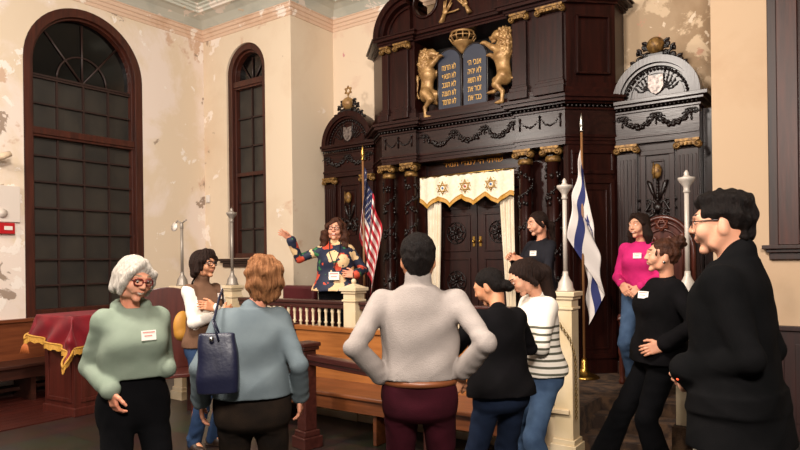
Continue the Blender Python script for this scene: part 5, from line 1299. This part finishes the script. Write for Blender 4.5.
mb = MB(); mb.tube([w_+(a1*math.cos(a)+a2*math.sin(a))*.031 for a in [2*PI*i/20 for i in range(20)]], .008, 6, closed=True); wt = mb.build('wrist_watch', mat('steel', 'A8A49E', .3, metal=1), p10, local=True)
mb = MB(); o_ = unit(V3((1, -.2, .2))); o_ = unit(o_-u_*o_.dot(u_)); mb.ball(w_+o_*.034, .017, 10, (.8, 1, 1)); mb.build('watch_face', mat('watch_dial', 'D8D4CC', .3), wt, local=True)
mb = MB(); mb.ball(F10.p((.078, .0, -.04)), .012, 8, (.5, 1, 1)); mb.build('earring', mat('steel', 'A8A49E', .3, metal=1), p10, local=True)

# 11 man in the black coat
def hair_curly_top(F):
    pr = [F.ell((0, .018, .050), (.085, .098, .086), .02), F.ell((0, -.036, .092), (.062, .046, .036), .03), F.ell((0, .056, .005), (.070, .056, .062), .03), F.ell((0, .062, -.05), (.052, .040, .03), .02), F.ell((0, -.122, -.025), (.09, .088, .105), .01, sub=True)]
    for s in (-1, 1): pr += [F.ell((s*.088, -.005, -.045), (.028, .036, .050), .01, sub=True)]
    c = curls(.0075, 88); return pr, .0048, bk_hair, lambda x, y, z: c(x, y, z)
p11, F11, T11, J11 = person('tall person with black curly hair in a long black wool coat, at right', 735, 2.60, 0, -106, 1.85, dict(
    male=1, skin='fair', bulk=1.0, lean=2, head=dict(yaw=10, pitch=2, smile=.15, glasses=(glass_f, .024, .018), gr=.0018, off=(0, -.015, 0)),
    arm={1: dict(w=(.12, -.150, 1.10), pole=(.3, 1, -.2), hd=(-.5, -.5, -.5), n=(.8, -.2, .3), th=(-.2, -.5, 1), curl=.6), -1: dict(w=(-.08, -.165, 1.10), pole=(-.3, 1, -.2), hd=(.4, -.6, -.4), n=(-.8, -.2, .3), th=(.2, -.5, 1), curl=.6)},
    pants=dict(m=whitetr, w=.95), top=dict(name='wool_coat', m=black_wool, ex=.040, hem=-.02, flare=.02, collar='coat', sl=1.22, cuff=1.0, cr=.055, skirt=-.16, fold=.007, res=.008), hair=hair_curly_top))
mb = MB()
for dx in (0, .03): mb.ball((J11['wr'][1][0]+.055, J11['wr'][1][1]-.02+dx, J11['wr'][1][2]-.03), .006, 8)
rb = mat('red_button_m', 'FF3A1E', .4); rb.node_tree.nodes['Principled BSDF'].inputs['Emission Color'].default_value = (1, .1, .03, 1); rb.node_tree.nodes['Principled BSDF'].inputs['Emission Strength'].default_value = 1.5
mb.build('red_light', rb, p11, local=True)

# bags
b3 = empty('shoulder_bag', p3.location, p3.rotation_euler.z, 'navy leather shoulder bag hanging at the side of the person in the grey-blue sweater', 'bag')
bx, by, bz = .140, .215, 1.12
pr = [loft((bx, by, bz), np.eye(3), [(-.155, .092, .050, 0, 0), (-.08, .098, .056, 0, 0), (.04, .088, .042, 0, 0), (.12, .078, .024, 0, 0)], .02, n=4.5, fold=.002)]
sdf_obj('bag_body', [(pr, .007)], navy_l, b3)
for sd in (-.05, .05):
    mb = MB(); mb.tube([(bx-.01, by+sd*.9, bz+.09), (.160, by+sd*.5-.01, bz+.18), (.160, .170+sd*.2, 1.30), (.145, .095+sd*.2, 1.395), (.14, .0, 1.43), (.145, -.075, 1.36)], .008, 6, flat=.6); mb.build('strap', navy_l, b3, local=True)
mb = MB(); mb.ball((bx+.02, by+.06, bz+.10), .012, 8); mb.build('ring_buckle', mat('steel', 'A8A49E', .3, metal=1), b3, local=True)
x, y = at(182, 5.5)
b2 = empty('crossbody_bag', (x, y, .0), 0, 'mustard yellow bag at the hip of the person with folded arms', 'bag')
sdf_obj('bag_body', [([ell((0, 0, 1.02), (.05, .09, .13), .03), cap((0, -.02, .95), (0, .05, .95), .05, .05, .03)], .008)], mat('mustard_leather', 'B07A2A', .6), b2)
mb = MB(); mb.tube([(0, .02, 1.12), (.03, .03, 1.25), (.09, .04, 1.40), (.13, .05, 1.46)], .010, 6, flat=.5); mb.build('strap', black_knit, b2, local=True)
# ---------------------------------------------------------------- railing, lamp standards, flags, seats and the draped desk
mrail = wood('rail_mahogany', '2B0F0B', '45201A', .35, 'X', coat=.2); cream2 = mat('cream_post_paint', 'D9C6A8', .42, color2='CDB792', nscale=4)
rl = empty('platform_railing', (-3.86, YR, 0), 0, 'railing with cream balusters and mahogany top rail along the platform edge', 'railing')
def newel(mb, x, y, z1=1.30, w=.075):
    mb.box(x-w-.03, x+w+.03, y-w-.03, y+w+.03, 0, .10); mb.box(x-w-.015, x+w+.015, y-w-.015, y+w+.015, .10, .14); mb.box(x-w, x+w, y-w, y+w, .14, z1-.14)
    mb.box(x-w-.012, x+w+.012, y-w-.012, y+w+.012, z1-.14, z1-.12); mb.box(x-w, x+w, y-w, y+w, z1-.12, z1-.06); mb.box(x-w-.015, x+w+.015, y-w-.015, y+w+.015, z1-.06, z1-.035); mb.box(x-w-.03, x+w+.03, y-w-.03, y+w+.03, z1-.035, z1)
NW = [(-5.80, 4.86), (-4.03, 4.90), (-1.85, 4.90)]
for x, y in NW:
    mb = MB(); newel(mb, x, y)
    if x == -4.03:
        mb.add([(x-.09, y-.09, 1.30), (x+.09, y-.09, 1.30), (x+.09, y+.09, 1.30), (x-.09, y+.09, 1.30), (x, y, 1.345)], [(0, 1, 4), (1, 2, 4), (2, 3, 4), (3, 0, 4)]); mb.ball((x, y, 1.36), .028, 8)
    mb.build('newel_post', cream2, rl, bevel=.004)
for (xa, xb) in ((-5.72, -4.11), (-3.95, -1.93)):
    mb = MB(); mb.box(xa, xb, YR-.055, YR+.055, 1.125, 1.16); mb.box(xa, xb, YR-.04, YR+.04, 1.08, 1.125); mb.build('top_rail', mrail, rl, bevel=.008)
    mb = MB(); mb.box(xa, xb, YR-.035, YR+.035, PLAT+.06, PLAT+.11); mb.build('bottom_rail', mrail, rl, bevel=.004)
bal = None
def baluster_mesh():
    mb = MB(); z0 = PLAT+.11; pr = [(.016, 0), (.016, .05), (.024, .06), (.016, .075), (.012, .10), (.022, .20), (.023, .28), (.014, .42), (.012, .47), (.021, .485), (.012, .50), (.014, .58), (.020, .595), (.017, .61), (.017, .63)]
    mb.lathe((0, 0, z0), pr, 10); return mb
b0 = None
for (xa, xb) in ((-5.72, -4.11), (-3.95, -1.93)):
    n = int((xb-xa)/.086)
    for i in range(n):
        x = xa+(xb-xa)*(i+.5)/n
        if b0 is None: b0 = baluster_mesh().build('baluster', cream2, rl, local=True); b0.location = (x+3.86, 0, 0)
        else:
            c = b0.copy(); COL.objects.link(c); c.parent = rl; c.location = (x+3.86, 0, 0)
for (x, y, lb) in ((-.97, 5.02, 'cream square post at the right side of the carpeted steps'), (-6.30, 4.55, 'cream square post at the far left end of the platform')):
    mb = MB(); newel(mb, x, y); tag(mb.build('newel_post', cream2, None, bevel=.004), lb, 'post')
lampm = mat('darker_lamp_metal', '8F857B', .4, metal=.3); lampc = mat('pale_painted_metal', 'B9AEA3', .4, metal=.1)  # darker tone for the two left lamps, paler for the right ones
def lamp(x, y, top, m, label, broken=0):
    root = empty('lamp_standard', (x, y, 1.30), 0, label, 'lamp stand', 'lamp standards on the railing posts')
    mb = MB(); mb.lathe((x, y, 1.30), [(.07, 0), (.07, .012), (.06, .03), (.055, .07), (.035, .10), (.022, .13), (.020, .16)], 14); mb.build('bell_base', m, root)
    mb = MB(); mb.lathe((x, y, 1.44), [(.017, 0), (.017, top-1.60)], 12); mb.build('pole', m, root)
    mb = MB(); zt = top-.17
    if broken:
        mb.lathe((x, y, zt), [(.016, 0), (.022, .01), (.02, .06), (.012, .08)], 10); mb.tube([(x, y, zt+.07), (x-.05, y-.02, zt+.10), (x-.08, y-.03, zt+.06)], .010, 6); mb.tube([(x, y, zt+.07), (x+.06, y+.02, zt+.11)], .010, 6)
        mb.build('bent_arm', m, root); mb = MB(); mb.lathe((x-.085, y-.035, zt+.03), [(.0, -.012), (.05, -.008), (.052, .008), (.0, .012)], 14, Matrix.Rotation(PI/2-.2, 4, 'X')); mb.build('glass_disc', mat('milky_glass', 'D8CFC4', .3), root)
    else:
        mb.lathe((x, y, zt), [(.017, 0), (.026, .012), (.020, .03), (.024, .05), (.050, .085), (.060, .10), (.060, .115), (.03, .118), (.016, .135), (.018, .15), (.006, .17)], 14); mb.build('lamp_cup', m, root)
lamp(-1.85, 4.90, 2.20, lampc, 'pale lamp standard on the cream post just left of the white and blue flag')
lamp(-.97, 5.02, 2.20, lampc, 'pale lamp standard on the post between the bun-haired person and the black coat')
lamp(-5.80, 4.86, 2.19, lampm, 'grey lamp standard in front of the narrow window')
lamp(-6.30, 4.55, 2.12, lampm, 'grey lamp standard with a bent arm and loose glass disc, left of the narrow window', 1)
# chain on the right newel
mb = MB(); pts = [Vector((-1.95, 4.80, 1.17)), Vector((-1.90, 4.79, 1.10)), Vector((-1.84, 4.79, 1.02)), Vector((-1.78, 4.80, .93)), Vector((-1.745, 4.81, .80))]+[Vector((-1.742, 4.81, .80-.06*i)) for i in range(1, 9)]
def resample(pts, step):
    out = [pts[0]]; acc = 0
    for a, b in zip(pts[:-1], pts[1:]):
        L_ = (b-a).length; t = step-acc
        while t <= L_: out.append(a.lerp(b, t/L_)); t += step
        acc = L_-(t-step)
    return out
for i, p in enumerate(resample(pts, .022)):
    a1 = Vector((1, 0, 0)) if i % 2 else Vector((0, 1, 0))
    mb.tube([p+a1*.009*math.cos(a)+Vector((0, 0, .015*math.sin(a))) for a in [2*PI*k/8 for k in range(8)]], .003, 4, closed=True)
tag(mb.build('barrier_chain', mat('old_brass', '7A6238', .4, metal=.8), None), 'thin brass chain hanging down the right side of the cream railing post', 'chain')

# flags
def flag(px, d, top, L_, Hf, b, spread, kind, label, tipm, seed=0):
    x0, y0 = at(px, d); root = empty('flag_on_pole', (x0, y0, PLAT), 0, label, 'flag')
    brass = mat('brass', 'B08A45', .3, metal=1)
    mb = MB(); mb.lathe((x0, y0, PLAT), [(.15, 0), (.15, .015), (.12, .03), (.06, .05), (.04, .10), (.035, .17), (.022, .20)], 20); mb.build('pole_base', brass, root)
    mb = MB(); mb.lathe((x0, y0, PLAT+.15), [(.014, 0), (.013, top-PLAT-.33)], 10); mb.build('pole', wood('pole_wood', '7A5230', '8E6440', .4), root)
    mb = MB(); mb.lathe((x0, y0, top-.19), [(.018, 0), (.020, .02), (.012, .035), (.022, .06), (.024, .09), (.012, .16), (.001, .20)], 10); mb.build('spear_tip', tipm, root)
    zt = top-.26
    def S(u, v, e=0):
        h = v/Hf; w = u/L_
        if kind == 'il':
            he = h if h < .66 else .66-(h-.66)*.7
            s_ = he*.40*w**.65-.17*w*(1-he)+.008*math.sin(13*u+3*h); q = .03*math.sin(9*u+4*h)+(0 if h < .66 else .03+.25*(h-.66))-.03*min(1, w*8)+e
        else:
            s_ = -.05*h+spread*(w**.8)*(1-.35*h)+.018*math.sin(11*u+2*h+seed); q = .05*math.sin(17*u+3*v+seed)+e
        X = x0+RT.x*s_+FW.x*q; Y = y0+RT.y*s_+FW.y*q
        return Vector((X, Y, zt-v*.96-u*b+.02*math.sin(8*u)*w))
    rows, cols = (13*3, 66) if kind == 'us' else (40, 60)
    mats = {'us': [mat('flag_red', 'B5202E', .7), mat('flag_white', 'E6DCD6', .7), mat('flag_navy', '23284F', .7)], 'il': [mat('flag_white', 'E6DCD6', .7), mat('flag_blue', '262E66', .7)]}[kind]
    mb = MB(); P_ = [[S(L_*i/cols, Hf*j/rows) for j in range(rows+1)] for i in range(cols+1)]
    vs = [p for r in P_ for p in r]; fs = []; n0 = rows+1; idx = []
    for i in range(cols):
        for j in range(rows):
            fs.append((i*n0+j, (i+1)*n0+j, (i+1)*n0+j+1, i*n0+j+1))
            if kind == 'us': idx.append(2 if (i < cols*.4 and j < 21) else (j//3) % 2)
            else: idx.append(1 if (j in range(5, 11) or j in range(29, 35)) else 0)
    mb.add(vs, fs, True); mb.m = idx
    fo = mb.build('flag_cloth', mats, root, solid=.0016)
    mb = MB()
    if kind == 'us':
        for r in range(9):
            for c in range(11):
                if (r+c) % 2: continue
                cu, cv = L_*.4*(c+1)/12, Hf*7/13*(r+1)/10
                for e in (-.003, .003):
                    P2 = [S(cu+.019*(1 if k % 2 == 0 else .42)*math.sin(PI*k/5), cv-.019*(1 if k % 2 == 0 else .42)*math.cos(PI*k/5), e) for k in range(10)]+[S(cu, cv, e)]
                    mb.add(P2, [(k, (k+1) % 10, 10) for k in range(10)])
        mb.build('stars', mats[1], fo)
    else:
        for rot in (0, PI/3):
            tri = [(L_/2+.15*math.sin(rot+2*PI*k/3), Hf/2-.15*math.cos(rot+2*PI*k/3)) for k in range(3)]
            for k in range(3):
                a, b2_ = tri[k], tri[(k+1) % 3]; dx, dy = b2_[0]-a[0], b2_[1]-a[1]; ll = math.hypot(dx, dy); nx, ny = -dy/ll*.014, dx/ll*.014
                for e in (-.004, .004):
                    for q in range(10):
                        t0, t1 = q/10, (q+1)/10
                        mb.add([S(a[0]+dx*t0+nx, a[1]+dy*t0+ny, e), S(a[0]+dx*t1+nx, a[1]+dy*t1+ny, e), S(a[0]+dx*t1-nx, a[1]+dy*t1-ny, e), S(a[0]+dx*t0-nx, a[1]+dy*t0-ny, e)], [(0, 1, 2, 3)])
        mb.build('star_of_david', mats[1], fo)
    return root
flag(364, 7.75, 2.97, 1.30, .86, .60, .22, 'us', 'stars and stripes flag hanging on its pole behind the speaker', mat('brass', 'B08A45', .3, metal=1), 1)
flag(583, 6.50, 3.04, 1.5, .95, .66, .27, 'il', 'white flag with blue stripes and six-pointed star hanging on its pole', mat('steel', 'A8A49E', .3, metal=1), 2.4)

# carved high-backed chair before the right bay
red_w = wood('carved_chair_wood', '3A1710', '5A2A1E', .32, 'Z', coat=.3)
ch = empty('carved_chair', (-1.53, 6.52, PLAT), 0, 'high-backed carved red-brown chair with star crest before the right bay', 'chair'); cx, cy = -1.53, 6.52
mb = MB(); n = 20; R = .29; zc = 1.60
mb.plate([(cx-R, 1.0), (cx+R, 1.0)]+[(cx+R*math.cos(PI*i/n), zc+.36*math.sin(PI*i/n)) for i in range(n+1)], cy+.20, cy+.25); 
for rr, rad in ((1.0, .024), (.86, .014), (.66, .010)): mb.tube([(cx-R*rr, cy+.19, 1.05)]+[(cx-R*rr*math.cos(PI*i/n), cy+.19, zc+.36*rr*math.sin(PI*i/n)) for i in range(n+1)]+[(cx+R*rr, cy+.19, 1.05)], rad, 6)
mb.build('backrest', red_w, ch)
mb = MB(); magen(mb, (cx, cy+.17, zc+.29), .07, (1, 0, 0), (0, 0, 1), .009)
for sg in (-1, 1):
    mb.tube([(cx+sg*(.05+.09*t), cy+.175, zc+.10+.07*math.sin(6*t)) for t in [i/8 for i in range(9)]], .014, 6)
    mb.tube([(cx+sg*(.11+.045*(1-i/12)*math.cos(i*.7)), cy+.175, zc+.03+.045*(1-i/12)*math.sin(i*.7)) for i in range(11)], .011, 5); mb.ball((cx+sg*.19, cy+.18, zc+.17), .028, 8, (1, .5, 1))
mb.build('back_carving', wood('carving_red', '52261B', '6E3A2A', .35), ch)
mb = MB(); mb.box(cx-.31, cx+.31, cy-.28, cy+.24, PLAT+.40, PLAT+.46); mb.box(cx-.29, cx+.29, cy-.26, cy+.2, PLAT+.34, PLAT+.40); mb.build('seat', red_w, ch, bevel=.01)
mb = MB(); mb.box(cx-.26, cx+.26, cy-.24, cy+.16, PLAT+.46, PLAT+.52); mb.build('seat_cushion', mat('maroon_leather', '4A1218', .4, bump=.1), ch, bevel=.02)
for sx in (-1, 1):
    for sy in (-1, 1):
        x, y = cx+sx*.28, cy+(.20 if sy > 0 else -.25)
        mb = MB(); mb.lathe((x, y, PLAT), [(.03, 0), (.035, .03), (.022, .06), (.032, .14), (.024, .26), (.036, .30), (.036, .40)]+([(.026, .42), (.02, .55), (.03, .60), (.024, .64)] if sy < 0 else []), 10); mb.build('leg', red_w, ch)
    mb = MB(); mb.tube([(cx+sx*.28, cy-.30, PLAT+.62), (cx+sx*.285, cy-.25, PLAT+.66), (cx+sx*.28, cy-.05, PLAT+.67), (cx+sx*.275, cy+.2, PLAT+.70)], .030, 8, flat=.6); mb.build('armrest', red_w, ch)
# small leather armchair behind the left railing
lc = empty('leather_armchair', (-5.50, 5.45, PLAT), 0, 'maroon leather chair back showing just above the railing by the fluffy-haired person', 'chair'); cx, cy = -5.50, 5.45
lm = mat('maroon_leather', '4A1218', .4, bump=.1)
mb = MB(); mb.box(cx-.26, cx+.26, cy-.25, cy+.22, PLAT+.34, PLAT+.46); mb.build('seat', lm, lc, bevel=.03)
mb = MB(); mb.box(cx-.27, cx+.27, cy+.16, cy+.25, PLAT+.46, PLAT+.93); mb.build('backrest', lm, lc, bevel=.035)
for sx in (-1, 1):
    for sy in (-1, 1): mb = MB(); mb.lathe((cx+sx*.22, cy+sy*.19, PLAT), [(.02, 0), (.028, .34)], 8); mb.build('leg', red_w, lc)

# oak pew against the platform
oak = wood('pew_oak', '8A5227', 'A96A36', .32, 'X', coat=.3); oak_d = wood('pew_dark_oak', '5A3018', '7A4424', .35, 'X', coat=.3)
pw = empty('oak_pew', (-3.4, 4.4, 0), 0, 'varnished oak pew standing against the platform below the railing', 'pew')
px0, px1, pf, pb = -4.62, -2.05, 4.16, 4.66
mb = MB(); mb.box(px0, px1, pb, pb+.035, .40, .90); mb.box(px0, px1, pb-.008, pb, .62, .635); mb.box(px0, px1, pb-.02, pb+.05, .88, .925); mb.build('backrest', oak, pw, bevel=.004)
mb = MB(); mb.box(px0, px1, pf, pb+.01, .385, .42); mb.build('seat', oak_d, pw, bevel=.01)
mb = MB(); mb.box(px0, px1, pf+.03, pf+.055, .27, .385); mb.build('front_apron', oak_d, pw, bevel=.003)
for x in (px0-.03, -3.3, px1-.02):
    mb = MB(); mb.plate([(0, 0)]*0 or [(pf-.02, 0), (pb+.06, 0), (pb+.06, .94), (pb-.03, .94), (pb-.10, .60), (pf-.02, .56)], 0, .05, Matrix.Translation((x+.05, 0, 0)) @ Matrix.Rotation(PI/2, 4, 'Z')) if x != -3.3 else mb.box(x, x+.04, pf+.08, pb, 0, .385)
    mb.build('end_panel' if x != -3.3 else 'support', oak_d if x == -3.3 else mrail, pw, bevel=.008)
# low mahogany partition with its post, in front of the pew
pt = empty('low_partition', (-3.75, 3.92, 0), math.radians(-12), 'low mahogany rail with a square post in front of the oak pew', 'rail')
mb = MB(); w_ = .06
mb.box(-w_-.035, w_+.035, -w_-.035, w_+.035, 0, .10); mb.box(-w_-.018, w_+.018, -w_-.018, w_+.018, .10, .15); mb.box(-w_, w_, -w_, w_, .15, .82); mb.box(-w_-.02, w_+.02, -w_-.02, w_+.02, .82, .85); mb.box(-w_-.03, w_+.03, -w_-.03, w_+.03, .85, .885); mb.build('post', mrail, pt, bevel=.008, local=True)
mb = MB(); mb.box(w_, 1.45, -.04, .04, .74, .79); mb.box(w_, 1.45, -.025, .025, .70, .74); mb.build('rail', mrail, pt, bevel=.008, local=True)
mb = MB(); mb.box(1.45, 1.57, -.06, .06, 0, .80); mb.build('end_post', mrail, pt, bevel=.008, local=True)

# bench along the left wall
bn = empty('wall_bench', (-7.85, 2.2, 0), 0, 'long brown wooden bench against the left wall beneath the large window', 'bench')
bw_ = wood('bench_wood', '5E2F1A', '7A4226', .35, 'Y', coat=.2); bd_ = wood('bench_dark_wood', '2A130C', '3E1E14', .4, 'Y')
mb = MB(); mb.box(-8.12, -8.07, -.5, 4.6, .42, .90); mb.box(-8.13, -8.04, -.5, 4.6, .88, .92); mb.build('backrest', bw_, bn, bevel=.006)
mb = MB(); mb.box(-8.10, -7.60, -.5, 4.6, .40, .44); mb.build('seat', bd_, bn, bevel=.01)
mb = MB(); mb.box(-7.66, -7.63, -.5, 4.6, .28, .40); mb.build('front_apron', bd_, bn)
for y in (0.2, 1.9, 3.5, 4.55): mb = MB(); mb.box(-8.10, -7.66, y, y+.05, 0, .40); mb.build('support', bd_, bn)
mb = MB(); mb.box(-7.98, -7.94, -.5, 4.6, .10, .14); mb.build('foot_rail', bd_, bn)

# reading desk with the crimson cloth
dk = empty('reading_desk', (-6.78, 3.86, 0), math.radians(4), 'red-brown panelled wooden reading desk under the crimson cloth', 'desk')
dw = wood('desk_wood', '3E1710', '54221A', .38, 'Z', coat=.15); hx, hy, hz = .27, .50, 1.02
mb = MB(); mb.box(-hx, hx, -hy, hy, .06, hz-.03); mb.build('cabinet', dw, dk, bevel=.004, local=True)
mb = MB(); mb.box(-hx-.02, hx+.02, -hy-.02, hy+.02, 0, .09); mb.build('plinth', dw, dk, bevel=.008, local=True)
mb = MB(); mb.box(-hx-.04, hx+.04, -hy-.04, hy+.04, hz-.03, hz); mb.build('desk_top', dw, dk, bevel=.006, local=True)
for (a0, a1) in ((-.44, -.02), (.02, .44)):
    mb = MB()
    for q in ((a0, a1, .86, .90), (a0, a1, .14, .18), (a0, a0+.04, .18, .86), (a1-.04, a1, .18, .86)): mb.box(hx, hx+.015, q[0], q[1], q[2], q[3])
    mb.build('panel_moulding', dw, dk, bevel=.003, local=True)
mb = MB()
for q in ((-.22, .22, .86, .90), (-.22, .22, .14, .18), (-.22, -.18, .18, .86), (.18, .22, .18, .86)): mb.box(q[0], q[1], -hy-.015, -hy, q[2], q[3])
mb.build('panel_moulding', dw, dk, bevel=.003, local=True)
cl = empty('desk_cloth', (-6.78, 3.86, hz), math.radians(4), 'crimson velvet cloth with gold fringe draped over the reading desk', 'cloth')
velvet = mat('crimson_velvet', '860A1C', .6, color2='640716', nscale=5, sheen=.05, bump=.1, bscale=30)
tx, ty = hx+.055, hy+.055
def over(u, v):
    """u,v signed position on the flat cloth, 0,0 desk centre -> hanging position"""
    cxx = max(-tx, min(tx, u)); cyy = max(-ty, min(ty, v)); ox, oy = u-cxx, v-cyy; e = math.hypot(ox, oy)
    if e < 1e-6: return Vector((u, v, .012+.003*math.sin(u*20)*math.sin(v*13)))
    dx, dy = ox/e, oy/e; corner = min(abs(ox), abs(oy))
    fl2 = .10*e+.035*math.sin((u-v)*17)*min(1, e*4)+corner*.45
    return Vector((cxx+dx*fl2, cyy+dy*fl2, .012-e*.97+.06*corner))
U0, U1, V0, V1 = -tx-.22, tx+.34, -ty-.36, ty+.12
nu, nv = 60, 80
def edge_w(u, v): return over(u, v+ (.12*(tx-u)/(2*tx) if v < -ty else 0)*((-ty-v)/.36))
G = [[edge_w(U0+(U1-U0)*i/nu, V0+(V1-V0)*j/nv) for j in range(nv+1)] for i in range(nu+1)]
mb = MB(); mb.grid(G); mb.build('velvet', velvet, cl, local=True, solid=.006)
mb = MB(); loop = [G[i][0] for i in range(nu+1)]+[G[nu][j] for j in range(1, nv+1)]+[G[i][nv] for i in range(nu-1, -1, -1)]+[G[0][j] for j in range(nv-1, 0, -1)]
k = len(loop); vs = []
ctr = Vector((0, 0, 0))
for i, p in enumerate(loop):
    o_ = Vector((p.x, p.y, 0)).normalized()*.012; vs += [p+o_+Vector((0, 0, .02)), p+o_*1.4+Vector((0, 0, -.045+.008*math.sin(i*1.7)))]
mb.add(vs, [(2*i, 2*((i+1) % k), 2*((i+1) % k)+1, 2*i+1) for i in range(k)]); mb.tube([p+Vector((p.x, p.y, 0)).normalized()*.012+Vector((0, 0, .02)) for p in loop], .009, 5, closed=True)
mb.build('gold_fringe', fringe_m, cl, local=True, solid=.005)
mb = MB(); c0 = G[0][0]
for q in range(5): mb.tube([c0+Vector((0, 0, -.02)), c0+Vector((-.02+.012*q, -.02+.006*q, -.06)), c0+Vector((-.04+.02*q, -.03+.01*q, -.13))], .012, 5)
mb.build('corner_tassel', mat('orange_tassel', 'B5622E', .7), cl, local=True)
# tall chair standing between the first two people
x, y = at(168, 6.5); tc_ = empty('wooden_chair', (x, y, 0), math.radians(60), 'dark red-brown high-backed wooden chair behind the sage hoodie', 'chair')
mb = MB(); mb.plate([(-.22, .46), (.22, .46), (.22, 1.22)]+[(.22*math.cos(PI*i/10), 1.22+.09*math.sin(PI*i/10)) for i in range(1, 10)]+[(-.22, 1.22)], .18, .22); mb.build('backrest', dw, tc_, bevel=.006, local=True)
mb = MB(); mb.box(-.24, .24, -.24, .20, .42, .46); mb.build('seat', dw, tc_, bevel=.008, local=True)
for sx in (-1, 1):
    for sy in (-.2, .18): mb = MB(); mb.box(sx*.21-.022, sx*.21+.022, sy-.022, sy+.022, 0, .42); mb.build('leg', dw, tc_, local=True)

# small things on the walls
mb = MB(); mb.box(XA, XA+.05, 3.30, 3.53, 1.93, 2.06); fa = mb.build('fire_alarm', mat('alarm_red', 'B3161E', .4), None, bevel=.006); tag(fa, 'red fire alarm pull box on the left wall beside the large window', 'fire alarm')
mb = MB(); mb.box(XA+.05, XA+.056, 3.41, 3.50, 1.975, 2.02); mb.build('pull_handle', mat('alarm_white', 'E2D8D0', .4), fa, local=False)
mb = MB(); mb.box(XA, XA+.03, 3.05, 3.60, 2.07, 2.50); wp = mb.build('wall_cover', mat('white_cover', 'D8CBC0', .6), None, bevel=.004); tag(wp, 'flat off-white cover plate just above the red alarm box', 'cover')
mb = MB(); mb.lathe((XA+.031, 3.40, 2.17), [(.0, .0), (.055, .0), (.055, .012), (.0, .02)], 16, Matrix.Rotation(PI/2, 4, 'Y')); mb.build('round_cap', mat('white_cap', 'CFC2B6', .5), wp)
mb = MB(); mb.tube([(XA+.01, 3.18, 2.83), (XA+.10, 3.25, 2.80), (XA+.16, 3.36, 2.82), (XA+.17, 3.44, 2.86)], [.05, .05, .04, .03], 10); tag(mb.build('wall_bracket', mat('cream_plaster', 'D8BFA2', .7), None), 'cream curved bracket sticking out of the peeling left wall', 'bracket')
mb = MB(); mb.box(-8.08, -8.00, YB-.03, YB, 2.48, 2.60); tag(mb.build('wall_sensor', mat('white_plastic', 'DDD5CC', .4), None, bevel=.01), 'small white plastic box in the corner left of the narrow window', 'sensor')
